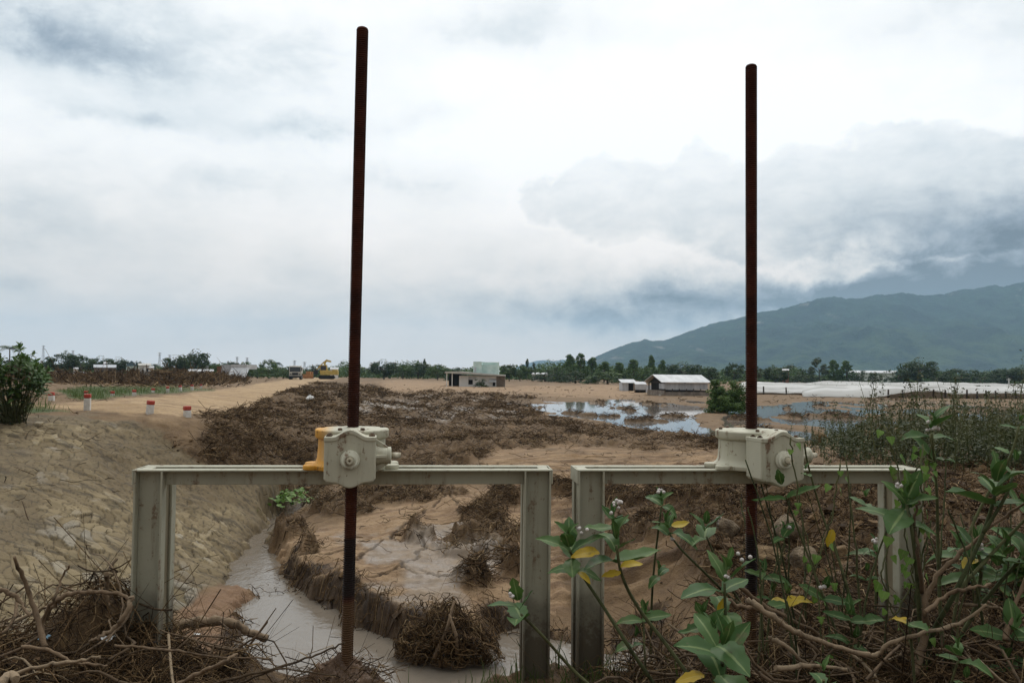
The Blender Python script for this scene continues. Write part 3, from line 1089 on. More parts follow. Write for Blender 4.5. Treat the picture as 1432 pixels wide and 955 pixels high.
def gate(sl, sr, stem_top, stem_bot, grot, yellow, label, foot):
    org = P0 + EX * (sl + sr) / 2
    root = thing('sluice_gate', (org[0], org[1], ZB), label, 'sluice gate', 'sluice gates on the headwall', YAW)
    h = (sr - sl) / 2
    zb, zt = -0.62 - .30, 0.0
    for sgn in (-1, 1):
        p = MB()
        o_, i_ = sgn * h, sgn * (h - WP)          # outer and inner edge
        for d0, d1, wd in ((0, .055, .043), (D - .055, D, D - .051)):
            p.span((o_, d0, zb), (o_ - sgn * TP, d1, zt - TP))
            p.span((i_, d0, zb), (i_ + sgn * TP, d1, zt - TP))
            p.span((o_ - sgn * TP, wd, zb), (i_ + sgn * TP, wd + .008, zt - TP))
        o = p.build('post', PAINT, root, bevel=.002)
        g = MB()
        g.span((o_ - sgn * .03, .051, zb), (i_ + sgn * .012, D - .051, zt - .07))
        g.build('gate_groove', SLOT, o)
    b = MB()
    for d0, d1, w0 in ((0, .055, .043), (D - .055, D, D - .051)):
        b.span((-h, d0, -TP), (h, d1, 0))                                       # top flange
        b.span((-h + WP, w0, -.068), (h - WP, w0 + .008, -TP))                  # web
    for sgn in (-1, 1):
        b.span((sgn * h, -.001, -.062), (sgn * (h + .007), D + .001, .001))     # end plate
        b.span((sgn * (h - .004), .055, -TP - .001), (sgn * (h - .05), D - .055, -.001))
    b.build('beam', PAINT, root, bevel=.0022)
    # ---- screw
    T, Bt = plane_at(*stem_top, .09), plane_at(*stem_bot, .09)
    loc = lambda P: np.array([(P - org) @ EX, (P - org) @ EY, P[2] - ZB])
    T, Bt = loc(T), loc(Bt)
    Bt = Bt + (Bt - T) * .12
    L = float(np.linalg.norm(T - Bt))
    seg, pitch, R = 28, .0098, .0268
    k = int((L - .012) / pitch * 4)
    tt = np.arange(k + 1)
    rad = np.array([R - .0048, R, R, R - .0048])[tt % 4]
    ang = np.linspace(0, 2 * math.pi, seg, endpoint=False)
    zz = tt[:, None] * pitch / 4 + ang[None] / (2 * math.pi) * pitch
    zz = np.clip(zz, 0, L - .012)
    V = np.stack([rad[:, None] * np.cos(ang)[None], rad[:, None] * np.sin(ang)[None], zz], -1).reshape(-1, 3)
    Fq = [(i * seg + j, i * seg + (j + 1) % seg, (i + 1) * seg + (j + 1) % seg, (i + 1) * seg + j) for i in range(k) for j in range(seg)]
    cap = []
    for r_, z_ in ((R * .97, L - .011), (R * .86, L - .004), (R * .6, L), (R * .02, L + .001)):
        cap += [(r_ * math.cos(a), r_ * math.sin(a), z_) for a in ang]
    n0 = len(V)
    V = np.concatenate([V, np.array(cap)])
    rows_ = [k * seg] + [n0 + q * seg for q in range(4)]
    for a_, b_ in zip(rows_[:-1], rows_[1:]):
        Fq += [(a_ + j, a_ + (j + 1) % seg, b_ + (j + 1) % seg, b_ + j) for j in range(seg)]
    dz_ = (T - Bt) / L
    dx_ = np.cross(np.array([0, 1.0, 0]), dz_); dx_ /= np.linalg.norm(dx_)
    dy_ = np.cross(dz_, dx_)
    V = Bt[None] + V[:, :1] * dx_ + V[:, 1:2] * dy_ + V[:, 2:] * dz_
    link_mesh('lifting_screw', np_mesh('lifting_screw', V, np.array(Fq), False), RUST, root)
    # ---- gate leaf far down, its top edge just seen in the mud
    lf = MB()
    lf.span((-h + WP * .8, .075, zb - .6), (h - WP * .8, .105, zb - .22))
    lf.build('gate_leaf', SLOT, root)
    # ---- hoist: bearing housing round the screw, worm box in front of it
    c = Bt + (T - Bt) * ((0.0 - Bt[2]) / (T[2] - Bt[2]))
    xf = Matrix.Translation((c[0], c[1], 0)) @ Matrix.Rotation(grot, 4, 'Z')
    hs = MB()
    hs.tint = 0.0
    hs.lathe((0, 0, 0), [(.172, .0), (.172, .018), (.172, .018), (.158, .026), (.150, .045), (.146, .10), (.146, .128), (.146, .128), (.156, .134),
                         (.160, .140), (.160, .168), (.160, .168), (.157, .172), (.06, .178), (.06, .178), (.034, .178)], 48)
    for a in (35, 145, 215, 325):
        r = math.radians(a)
        hs.lathe((.20 * math.cos(r), .20 * math.sin(r) * .45, 0), [(.042, 0), (.042, .016), (.038, .020)], 20)
    if yellow:
        hs.t = [1.0 - min(1, max(0, (v[0] + .165) / .24)) + .25 * (v[2] < .03 and v[0] < .02) for v in hs.v]
    ho_ = hs.build('gearbox_housing', CAST, root, xf=xf, bevel=.002)
    for a in (20, 70, 110, 160, 250, 290):
        rim = MB()
        rim.tint = 0
        r = math.radians(a)
        rim.lathe((.138 * math.cos(r), .138 * math.sin(r), .172), [(.0095, 0), (.0095, .009), (.006, .011)], 6, smooth=False)
        rim.build('bolt', BOLT, ho_, xf=xf)
    fb = MB()
    fb.tint = 0
    w = .105
    top = [(-w, .150), (-w + .028, .150)] + [(x, .150 + .030 * (math.cos(x / .072 * math.pi) * .5 + .5)) for x in np.linspace(-.072, .072, 13)] + [(w - .028, .150), (w, .150)]
    bot = [(w, -.018), (w - .010, -.030), (w - .030, -.034)] + [(x, -.034 - .022 * (math.cos(x / .066 * math.pi) * .5 + .5)) for x in np.linspace(.066, -.066, 13)] + [(-w + .030, -.034), (-w + .010, -.030), (-w, -.018)]
    fb.prism(top + bot, 'y', -.252, -.128)
    box_o = fb.build('worm_box', CAST, root, xf=xf, bevel=.006)
    lid = MB()
    lid.tint = 0
    lt = [(x * 1.012, z + .004) for x, z in top]
    lb = [(x * 1.012, z - .014) for x, z in reversed(top)]
    lid.prism(lt + lb, 'y', -.2565, -.126)
    lo = lid.build('lid', CAST, box_o, xf=xf, bevel=.003)
    for sx in (-1, 1):
        for by in (-.215, -.160):
            bl = MB()
            bl.lathe((sx * .088, by, .1545), [(.013, 0), (.013, .004), (.0075, .004), (.0075, .010)], 6, smooth=False)
            bl.build('bolt', BOLT, lo, xf=xf)
    hub = MB()
    hub.tint = 0
    def cyl_y(mb_, cx, cz, prof): mb_.lathe((cx, 0, cz), prof, 36, 'y')
    cyl_y(hub, 0, .062, [(.040, -.25), (.040, -.262), (.040, -.262), (.036, -.272), (.031, -.274), (.031, -.274), (.021, -.276), (.021, -.284), (.019, -.286)])
    ho2 = hub.build('hub', CAST, box_o, xf=xf)
    sh = MB()
    cyl_y(sh, 0, .062, [(.0135, -.284), (.0135, -.300), (.0135, -.300), (.0115, -.318), (.0115, -.318), (.0035, -.318), (.0035, -.306)])
    sh.build('input_shaft', SHAFT, box_o, xf=xf)
    sb = MB()
    sb.tint = 0
    yc, zc = -.19, .072
    sb.lathe((0, yc, zc), [(.045, w - .004), (.036, w + .016), (.034, w + .046), (.034, w + .046), (.036, w + .048), (.036, w + .062), (.036, w + .062), (.030, w + .064)], 28, 'x')
    for z0_, z1_ in ((.030, .062), (-.030, -.062)):
        sb.prism([(w - .003, zc + z0_ * .8), (w - .003, zc + z1_ * 1.15), (w + .058, zc + z0_ * 1.05), (w + .058, zc + z0_ * .8)], 'y', yc - .007, yc + .007)
    sb.prism([(w - .003, yc - .025), (w - .003, yc - .058), (w + .055, yc - .030), (w + .055, yc - .022)], 'z', zc - .006, zc + .006)
    sbo = sb.build('shaft_boss', CAST, box_o, xf=xf, bevel=.0015)
    st = MB()
    st.lathe((0, yc, zc), [(.0125, w + .06), (.0125, w + .083), (.0125, w + .083), (.0105, w + .104)], 16, 'x')
    st.build('side_shaft', SHAFT, sbo, xf=xf)
    return root


SL = sd_of(plane_at(187, 657)), sd_of(plane_at(771, 657))
SR = sd_of(plane_at(809, 657)), sd_of(plane_at(1291, 657))
SR = (SR[0], SR[0] + (SR[1] - SR[0]))
gate(*SL, (507, 39), (485, 925), math.radians(5), True,
     'cream steel sluice gate with a yellow patch on its gearbox, beside the stone bank', None)
gate(*SR, (1050.5, 91), (1050.5, 930), math.radians(10), False,
     'cream steel sluice gate with its gearbox turned aside, overgrown by leafy plants', None)

# mud heaped on the gate leaf round the foot of the near screw
def mound(name, px, py, d, r, h, label, cat, mat, seed):
    P = plane_at(px, py, d)
    n = 90
    rr, aa = np.meshgrid(np.linspace(0, 1, 40), np.linspace(0, 2 * math.pi, n, endpoint=False), indexing='ij')
    x, y = rr * np.cos(aa), rr * np.sin(aa)
    z = h * np.exp(-(rr * 1.5) ** 2) + .06 * fbm(x * 3 + seed, y * 3, 5, seed) + .045 * ridged(x * 5, y * 5 + seed, 4, seed) - .35 * rr ** 3
    V = np.stack([x * r[0], y * r[1], z], -1).reshape(-1, 3)
    ii = np.arange(len(V)).reshape(rr.shape)
    Q = np.stack([ii[:-1], np.roll(ii[:-1], -1, 1), np.roll(ii[1:], -1, 1), ii[1:]], -1).reshape(-1, 4)
    o = link_mesh(name, np_mesh(name, V, Q, True), mat)
    o.location = (P[0], P[1], P[2] - h * .6)
    return tag(o, label, cat)


MUDM = simple('wet_mud', (.085, .048, .026), (.16, .092, .048), 9, .55, .8, .02, .4)
mound('mud_heap', 478, 945, .10, (.34, .26), .14, 'small heap of brown mud piled round the foot of the sluice screw by the stream', 'mud heap', MUDM, 3)
mound('mud_heap', 1052, 930, .10, (.30, .26), .12, 'dark muddy heap round the foot of the black screw under the leafy plants', 'mud heap', MUDM, 8)
# ------------------------------------------------------------------ materials for far things
def leaf_mat(name, c1, c2, rough=.6, trans=.25):
    m = Mat(name)
    t = m.attr('tint')
    c = m.mix(c1, c2, t)
    m.base(c)
    m.rough(rough)
    m.spec(.25)
    tr = m.nt.nodes.new('ShaderNodeBsdfTranslucent')
    m.nt.links.new(c, tr.inputs[0])
    mx = m.nt.nodes.new('ShaderNodeMixShader')
    mx.inputs[0].default_value = trans
    m.nt.links.new(m.p.outputs[0], mx.inputs[1])
    m.nt.links.new(tr.outputs[0], mx.inputs[2])
    m.nt.links.new(mx.outputs[0], m.out.inputs[0])
    return m.m


LEAF_DARK = leaf_mat('dark_foliage', (.016, .036, .011), (.055, .092, .026))
LEAF_MID = leaf_mat('green_foliage', (.030, .066, .014), (.095, .155, .036))
LEAF_PALE = leaf_mat('feathery_foliage', (.040, .085, .018), (.115, .185, .045))
LEAF_DUSTY = leaf_mat('dusty_foliage', (.035, .055, .022), (.095, .115, .048))
BARK = simple('bark', (.06, .045, .032), (.13, .10, .075), 8, .9, .4, .02)
WALLW = simple('whitewashed_wall', (.72, .73, .715), (.86, .86, .84), 1.2, .9, .2, .02)
WALLM = simple('mint_wall', (.42, .58, .55), (.62, .74, .70), 1.0, .9, .2, .02)
WALLG = simple('grey_block_wall', (.15, .125, .10), (.29, .25, .21), 2.0, .95, .4, .02)
CONC = simple('weathered_concrete', (.42, .41, .38), (.56, .55, .51), 1.5, .9, .2, .02)
DARKIN = simple('dark_opening', (.012, .011, .010), (.02, .018, .016), 3, .9, 0)  # near-black paint for the shade inside porch, doorway and sheds; also panes and grille
TIN = simple('white_tin_roof', (.40, .41, .42), (.56, .57, .58), 1.5, .5, .2, .02, sc=(1, .3, 1))
TING = simple('grey_tin_sheet', (.34, .36, .39), (.52, .54, .57), 1.2, .55, .2, .02, sc=(2, 2, .4))
TINB = simple('blue_tin_roof', (.12, .22, .29), (.18, .29, .36), 1.0, .6, .1)
TINR = simple('rusty_tin_sheet', (.13, .06, .035), (.24, .12, .07), 2.0, .8, .2)
NET = leaf_mat('white_shade_net', (.34, .33, .30), (.78, .78, .76), .8, .35)
SHEET = simple('dirty_plastic_sheet', (.26, .25, .23), (.46, .45, .43), 1.2, .6, .3, .05)
WOODP = simple('dark_wood_pole', (.035, .026, .018), (.075, .055, .04), 6, .9, .3)
WHITEP = simple('white_post_paint', (.52, .50, .45), (.68, .66, .62), 14, .7, .2)
REDP = simple('red_post_paint', (.33, .045, .03), (.45, .07, .045), 14, .6, .2)
STEELG = simple('galvanised_steel', (.22, .24, .26), (.30, .32, .34), 4, .6, 0)
TYRE = simple('black_tyre', (.015, .014, .013), (.03, .027, .024), 8, .9, .2)
CABW = simple('white_truck_paint', (.46, .45, .42), (.58, .57, .53), 3, .4, 0)
GLASSD = simple('dark_windscreen', (.02, .025, .028), (.03, .036, .04), 2, .12, 0, spec=.6)
YELLOW = simple('yellow_machine_paint', (.42, .30, .07), (.56, .42, .12), 2, .55, 0)
ORANGE = simple('orange_machine_paint', (.30, .13, .04), (.42, .20, .07), 2, .6, 0)


# ------------------------------------------------------------------ foliage
def leaf_cloud(cent, size, nrm, rng, tint, aspect=1.0):
    """one quad per centre"""
    n = len(cent)
    nrm = nrm + rng.normal(0, .55, (n, 3))
    nrm /= np.linalg.norm(nrm, axis=1, keepdims=True) + 1e-9
    a = np.cross(nrm, rng.normal(0, 1, (n, 3)))
    a /= np.linalg.norm(a, axis=1, keepdims=True) + 1e-9
    b = np.cross(nrm, a)
    s = (size * rng.uniform(.6, 1.3, n))[:, None]
    V = np.stack([cent - a * s, cent - b * s * aspect * .55, cent + a * s, cent + b * s * aspect * .55], 1).reshape(-1, 3)
    Q = np.arange(4 * n).reshape(n, 4)
    return V, Q, np.repeat(tint, 4)


def crown_points(kind, rng, nclump, per):
    """unit crown: width 1 (+-0.5), base 0, top 1"""
    cs, rs = [], []
    for i in range(nclump):
        for _ in range(60):
            if kind == 'round':
                p = rng.normal(0, 1, 3); p /= np.linalg.norm(p)
                p *= rng.uniform(.45, 1.0) ** .5
                c = np.array([p[0] * .43, p[1] * .43, .56 + p[2] * .38])
                if c[2] < .12: continue
                r = rng.uniform(.08, .15)
            elif kind == 'low':
                x, y = rng.uniform(-.45, .45, 2)
                h = 1 - (abs(x) / .5) ** 2.2
                c = np.array([x, y * .8, rng.uniform(.08, .86) * max(h, .3)])
                r = rng.uniform(.07, .13)
            elif kind == 'tall':
                z = rng.uniform(.12, .98)
                w = .42 * math.sin(min(1, (1.04 - z) * 1.35) * math.pi / 2) * (0.78 + .22 * math.sin(z * 13 + 2)) * rng.uniform(.7, 1.15)
                a = rng.uniform(0, 2 * math.pi)
                q = rng.uniform(.2, 1) ** .5
                c = np.array([math.cos(a) * w * q, math.sin(a) * w * q, z])
                r = rng.uniform(.045, .09)
            elif kind == 'open':
                k = rng.integers(0, 5)
                hub = [(-.25, 0, .62), (.22, .1, .74), (0, -.1, .86), (.3, -.1, .48), (-.1, .2, .45)][k]
                p = rng.normal(0, 1, 3); p /= np.linalg.norm(p)
                c = np.array(hub) + p * np.array([.17, .17, .11]) * rng.uniform(.4, 1)
                r = rng.uniform(.06, .10)
            break
        cs.append(c); rs.append(r)
    cs, rs = np.array(cs), np.array(rs)
    ids = np.repeat(np.arange(nclump), per)
    n = len(ids)
    d = rng.normal(0, 1, (n, 3))
    d /= np.linalg.norm(d, axis=1, keepdims=True)
    P = cs[ids] + d * rs[ids][:, None] * (rng.uniform(.2, 1, (n, 1)) ** .4) * np.array([1, 1, .8])
    t = np.clip(rng.uniform(.15, .85, nclump)[ids] + rng.normal(0, .18, n), 0, 1)
    nr = d + np.array([0, 0, .5])
    return P, nr, t


def make_tree_proto(kind, mat, seed, nclump=60, per=26, leaf=.030):
    rng = np.random.default_rng(seed)
    P, nr, t = crown_points(kind, rng, nclump, per)
    V, Q, tt = leaf_cloud(P, leaf, nr, rng, t)
    crown = np_mesh('crown', V, Q, False, {'tint': tt})
    crown.materials.append(mat)
    mb = MB()
    top = .8 if kind in ('tall',) else .55
    mb.tube([(0, 0, -.08), (.01, 0, top * .4), (.0, .01, top)], [.028, .022, .009], 7)
    for k in range(6):
        a = k * 2.1 + rng.uniform(0, .6)
        z = rng.uniform(.2, .5) * (1.5 if kind == 'tall' else 1)
        l = .15 if kind == 'tall' else .3
        mb.tube([(0, 0, z), (math.cos(a) * l * .5, math.sin(a) * l * .5, z + .1), (math.cos(a) * l, math.sin(a) * l, z + .22)], [.012, .008, .003], 5)
    me = bpy.data.meshes.new('trunk')
    me.from_pydata(mb.v, [], mb.f)
    me.materials.append(BARK)
    return crown, me


PROTO = {}
for nm, kind, mat, seed, nc, per, lf in (('roundA', 'round', LEAF_DARK, 1, 80, 34, .034), ('roundB', 'round', LEAF_MID, 2, 70, 32, .034), ('roundC', 'round', LEAF_DARK, 3, 56, 30, .036),
                                         ('lowA', 'low', LEAF_MID, 4, 80, 28, .032), ('lowB', 'low', LEAF_DARK, 5, 80, 28, .032), ('tallA', 'tall', LEAF_PALE, 6, 130, 30, .026),
                                         ('tallB', 'tall', LEAF_PALE, 7, 120, 30, .028), ('tallC', 'tall', LEAF_DARK, 8, 80, 26, .028), ('openA', 'open', LEAF_DUSTY, 9, 50, 26, .034),
                                         ('near', 'low', LEAF_PALE, 10, 240, 70, .024)):
    PROTO[nm] = make_tree_proto(kind, mat, seed, nc, per, lf)


def tree(x, top, base, w, Y, proto, label, name='tree', group='trees of the far treeline', cat='tree', rz=None):
    """x, top, base, w as in the photograph; Y the distance"""
    P = at(x, base, Y)
    g = gz1(P[0], P[1])
    H = at(x, top, Y)[2] - g
    Wd = w / FPX * Y * ((1.55 if proto.startswith('tall') else 1.3) if Y > 100 else 1.12)
    t = thing(name, (P[0], P[1], g), label, cat, group, random.uniform(0, 6.28) if rz is None else rz)
    t.scale = (Wd, Wd, H)
    link_mesh('crown', PROTO[proto][0], None, t)
    link_mesh('trunk', PROTO[proto][1], None, t)
    return t


def palm(x, top, base, Y, label, r=1.9):
    P = at(x, base, Y)
    g = gz1(P[0], P[1])
    H = at(x, top, Y)[2] - g - .5
    t = thing('palm_tree', (P[0], P[1], g), label, 'palm tree')
    mb = MB()
    mb.tube([(0, 0, -.3), (.1, 0, H * .4), (.05, 0, H)], [.16, .12, .09], 7)
    mb.build('trunk', BARK, t)
    V, Q, T = [], [], []
    rng = np.random.default_rng(int(x))
    for k in range(16):
        a, up = k * 2.4, rng.uniform(.15, .9)
        for s in np.linspace(.1, 1, 12):
            c = np.array([math.cos(a) * s * r, math.sin(a) * s * r, H + up * s * r * 1.0 - 1.0 * s * s * r * .95])
            for sg in (-1, 1):
                side = np.array([-math.sin(a), math.cos(a), -.5]) * sg * .45 * (1.15 - s * .7)
                fw = np.array([math.cos(a), math.sin(a), 0]) * .15
                b = len(V)
                V += [c, c + fw * .5, c + side + fw, c + side * .9]
                Q.append((b, b + 1, b + 2, b + 3)); T += [rng.uniform(0, 1)] * 4
    link_mesh('crown', np_mesh('crown', np.array(V), np.array(Q), False, {'tint': T}), LEAF_DARK, t)


TREES = [
    # x, top, base, width, Y, kind, label
    (86, 491, 529, 34, 190, 'roundA', 'broad dark tree beginning the far treeline just right of the near bush'),
    (112, 494, 529, 36, 200, 'roundC', 'dark tree with a ragged top between two low white sheds, left treeline'),
    (141, 498, 529, 30, 210, 'roundA', 'low rounded tree standing behind the grey tiled house'),
    (166, 500, 529, 32, 195, 'roundA', 'dome-shaped dark tree against the left side of the blue-roofed house'),
    (192, 504, 528, 14, 215, 'roundC', 'small dark tree just right of the blue-roofed house'),
    (213, 506, 528, 20, 210, 'lowB', 'low tree beside the small pale hut, far left plain'),
    (246, 497, 529, 34, 170, 'roundA', 'left and lower of the pair of big dark trees beside the tin shack'),
    (271, 489, 529, 40, 175, 'roundA', 'tallest big dark tree left of the tin shack, high rounded crown'),
    (298, 507, 529, 16, 185, 'roundB', 'small tree squeezed between the big dark trees and the tin shack'),
    (323, 504, 528, 20, 215, 'roundC', 'tree peeping over the left end of the tin shack roof'),
    (343, 505, 528, 18, 220, 'roundB', 'tree peeping over the white front of the tin shack'),
    (375, 502, 530, 22, 190, 'roundB', 'rounded tree between the tin shack and the white truck'),
    (360, 511, 530, 30, 180, 'lowA', 'bright green bush right against the tin shack'),
    (396, 510, 530, 30, 185, 'lowA', 'green bushes directly behind the white truck'),
    (443, 507, 529, 30, 240, 'lowB', 'low tree behind the yellow excavator'),
    (506, 513, 530, 22, 260, 'roundC', 'faint small tree just right of the near gate screw'),
    (537, 503, 531, 36, 200, 'roundA', 'dense dark dome of a tree, first big one right of the near screw'),
    (563, 509, 530, 30, 220, 'roundB', 'mid-green tree second right of the near screw'),
    (585, 506, 530, 32, 225, 'roundC', 'dark tree left of the thin spindly pine'),
    (593, 501, 530, 8, 230, 'tallC', 'thin spindly pine poking above the treeline left of the white house'),
    (612, 509, 530, 28, 200, 'roundB', 'dark tree close to the open porch of the white house'),
    (640, 511, 530, 26, 190, 'lowB', 'low dark tree behind the porch roof of the white house'),
    (712, 508, 532, 22, 190, 'roundC', 'dark tree touching the right edge of the mint upper storey'),
    (737, 501, 532, 9, 215, 'tallC', 'narrow dark spire of a tree right of the white house'),
    (727, 509, 532, 24, 200, 'roundB', 'bushy tree at the foot of the narrow dark spire'),
    (745, 506, 532, 10, 230, 'openA', 'slim pale tree standing just left of the small far hill'),
    (762, 514, 533, 38, 190, 'lowB', 'broad low bush mass under the small far hill'),
    (782, 510, 533, 26, 180, 'lowB', 'dark bushy tree left of the tall feathery stand'),
    (797, 496, 533, 24, 205, 'tallA', 'tall feathery tree at the left end of the central stand'),
    (812, 495, 533, 24, 200, 'tallB', 'tallest feathery tree of the central stand, pointed top'),
    (828, 500, 533, 24, 205, 'tallA', 'third feathery tree of the central stand, broad shoulders'),
    (845, 506, 533, 28, 195, 'tallB', 'lower feathery tree dropping under the mountain foot'),
    (805, 516, 534, 40, 165, 'lowB', 'dark bushes along the foot of the tall feathery stand'),
    (866, 507, 533, 26, 200, 'tallA', 'pale green feathery tree between the stand and the small sheds'),
    (886, 503, 533, 28, 195, 'tallA', 'bright feathery tree behind the small grey shed'),
    (911, 497, 533, 15, 200, 'tallA', 'pair-topped tall feathery tree left of the long tin shed'),
    (900, 511, 533, 26, 180, 'lowA', 'light green bush just behind the small sheds'),
    (850, 518, 534, 50, 160, 'lowA', 'long low green thicket left of the small sheds'),
    (926, 504, 533, 18, 200, 'tallB', 'feathery tree rising from the gable of the long tin shed'),
    (958, 506, 534, 46, 190, 'roundA', 'wide dark tree spreading over the long tin shed roof'),
    (992, 512, 534, 24, 185, 'roundC', 'round tree behind the right end of the long tin shed'),
    (1027, 506, 534, 26, 200, 'roundC', 'dark tree just left of the far gate screw'),
    (1060, 511, 534, 14, 180, 'openA', 'palmlike wispy tree just right of the far gate screw'),
    (1085, 511, 535, 30, 165, 'roundA', 'compact dark round tree at the left edge of the green field'),
    (1102, 510, 533, 26, 235, 'openA', 'loose tree above the small reddish house'),
    (1128, 514, 533, 34, 215, 'lowB', 'low grey-green bushes left of the pale eucalyptus'),
    (1146, 499, 533, 26, 215, 'openA', 'tall pale eucalyptus above the green field, ragged crown'),
    (1166, 504, 533, 24, 220, 'tallB', 'upright tree right beside the pale eucalyptus'),
    (1184, 505, 533, 26, 220, 'tallB', 'last upright tree of the stand over the green field'),
    (1203, 515, 533, 22, 215, 'lowB', 'low dark tree in front of the long white greenhouse'),
    (1224, 519, 534, 18, 190, 'roundC', 'small round bush before the long white greenhouse'),
    (1256, 513, 534, 28, 200, 'lowB', 'dark bush left at the foot of the biggest right-hand tree'),
    (1285, 501, 535, 46, 200, 'roundA', 'biggest dark spreading tree beyond the shade net'),
    (1312, 512, 535, 40, 205, 'lowB', 'dark bushes right at the foot of the spreading tree'),
    (1345, 514, 535, 40, 215, 'roundC', 'rounded dark tree beyond the middle of the shade net'),
    (1378, 517, 535, 40, 225, 'lowB', 'low dim tree left of the pale pole at the far right'),
    (1408, 514, 535, 36, 225, 'roundC', 'dark tree beyond the pale pole at the far right'),
    (1436, 511, 536, 40, 225, 'roundA', 'dark tree cut by the right edge of the photo beyond the net'),
    (1372, 537, 541, 22, 120, 'lowB', 'small round bush poking over the back edge of the shade net'),
    (62, 503, 529, 26, 200, 'roundC', 'dark tree half hidden by the near bush at the left edge'),
    (30, 500, 529, 40, 190, 'roundC', 'dark tree entirely behind the near bush at the left edge'),
]
for x, top, base, w, Y, k, lab in TREES:
    tree(x, top, base, w, Y, k, lab)
palm(12, 484, 528, 150, 'coconut palm with drooping fronds above the bush at the left edge', 2.4)
palm(386, 506, 530, 240, 'small coconut palm between the tin shack and the white truck', 2.0)
# the unbroken mass of far bushes under and behind the single trees
rng = np.random.default_rng(55)
n = 2300
fx = rng.uniform(-60, 1500, n)
fY = rng.uniform(225, 380, n)
cx_ = np.array([at(a, 528, b)[:2] for a, b in zip(fx, fY)])
gz_ = ground_z(cx_[:, 0], cx_[:, 1])
hh = (2.6 + 3.0 * np.clip(fbm(fx / 40, fx * 0, 4, 77) + .5, 0, 1)) * (fY / 260) * np.where(fx < 480, .75, 1.0) * np.where((fx > 690) & (fx < 1000), 1.25, 1.0) * np.where((fx > 1120) & (fx < 1260), .5, 1.0)
rr = rng.uniform(.9, 2.0, n)
per = 46
ids = np.repeat(np.arange(n), per)
d = rng.normal(0, 1, (n * per, 3)); d /= np.linalg.norm(d, axis=1, keepdims=True)
u_ = rng.uniform(0, 1, n * per)
Pp = np.stack([cx_[ids, 0] + d[:, 0] * rr[ids] * 1.5, cx_[ids, 1] + d[:, 1] * rr[ids], gz_[ids] + u_ * hh[ids] * (.75 + .25 * d[:, 2])], -1)
V, Q, T = leaf_cloud(Pp, .42, d + np.array([0, 0, .6]), rng, np.clip(rng.uniform(0, .8, n)[ids] + rng.normal(0, .15, n * per), 0, 1))
tag(link_mesh('undergrowth', np_mesh('undergrowth', V, Q, False, {'tint': T}), LEAF_MID),
    'unbroken dark green mass of bushes along the far edge of the plain', 'bushes', kind='stuff')

# near tree at the pond
tree(1017, 527, 577, 54, 50, 'near', 'bright green bushy tree on the pond bank, left of the far gate screw', group=None, name='tree', rz=1.1)


# ------------------------------------------------------------------ buildings
def frame_at(x, base, z, rz):
    """origin on the ground at a pixel, and metres per pixel there"""
    P = at_z(x, base, z)
    return P, P[1] / FPX


def win(parent, mb_pos, w, h, name='window', mat=None, yoff=-.02):
    b = MB()
    x, y, z = mb_pos
    b.span((x, y + yoff - .03, z), (x + w, y + yoff, z + h))
    return b.build(name, mat or DARKIN, parent)


# white house with a mint upper storey
P, s = frame_at(664, 540.5, .95, 0)
t = thing('house', (P[0], P[1], .75), 'half-buried white house with a mint green upper storey and flat roof on the sand flat', 'house')
X0 = lambda px: (px - 664) * s
Zp = lambda py: (541.5 - py) * s + .2 - .0
m_ = MB()
m_.span((X0(642), 0, -.4), (X0(694), 6.2, Zp(526.5)))
m_.build('wall', WALLW, t)
m_ = MB()
m_.span((X0(694), .25, -.4), (X0(706), 6.0, Zp(527)))
m_.build('side_wall', WALLG, t)
m_ = MB()
m_.prism([(X0(622), Zp(523.0)), (X0(706.5), Zp(526.8)), (X0(706.5), Zp(525.2)), (X0(642), Zp(520.6)), (X0(623), Zp(521))], 'y', -.9, 6.6)
m_.build('roof', CONC, t)
m_ = MB()
m_.span((X0(624), 4.8, -.4), (X0(642), 5.0, Zp(524)))
m_.build('porch_shade', DARKIN, t)  # near-black sheet painting the shade at the back of the open porch
for px in (624.5, 632):
    m_ = MB(); m_.span((X0(px), -.6, -.4), (X0(px + 1.2), -.45, Zp(523)))
    m_.build('porch_post', WALLW, t)
m_ = MB()
m_.span((X0(661), .9, Zp(525) - .1), (X0(673), 5.5, Zp(506.5)))
m_.span((X0(673) + .003, 1.15, Zp(525) - .1), (X0(697), 5.5, Zp(510.8)))
m_.span((X0(673) + .003, 1.1, Zp(508.4)), (X0(697.5), 1.35, Zp(507.2)))
m_.span((X0(696.2), 1.12, Zp(511)), (X0(697.3), 1.34, Zp(508.4)))
m_.span((X0(673) + .003, 5.2, Zp(511)), (X0(697), 5.5, Zp(507.2)))
u = m_.build('upper_storey', WALLM, t)
win(u, (X0(662.5), .9, Zp(521.3)), X0(665.3) - X0(662.5), Zp(514.5) - Zp(521.3), mat=TING)
for px, wd, py0, py1 in ((655, 6, 538.5, 532), (689, 3.5, 540.5, 535)):
    win(t, (X0(px), 0, Zp(py0)), wd * s, (py0 - py1) * s)
for px, py, wd in ((684, 535, 10),):
    m_ = MB()
    m_.prism([(-.7, Zp(py) - .03), (0, Zp(py - 4.5)), (0, Zp(py - 4.8)), (-.75, Zp(py))], 'x', X0(px), X0(px + wd))
    m_.build('awning', TIN, t)
m_ = MB(); m_.span((X0(655), -.05, Zp(531.5)), (X0(666), 0.0, Zp(528)))
m_.build('shutter', TIN, t)
m_ = MB(); m_.box((X0(683), 2.0, Zp(527.5) + .3), (.9, .5, .4)); m_.build('rooftop_block', CONC, t)
tree(673, 528, 541.5, 17, P[1] - 2.0, 'lowB', 'small dark bush growing against the front wall of the white house', group=None, name='bush', cat='bush')

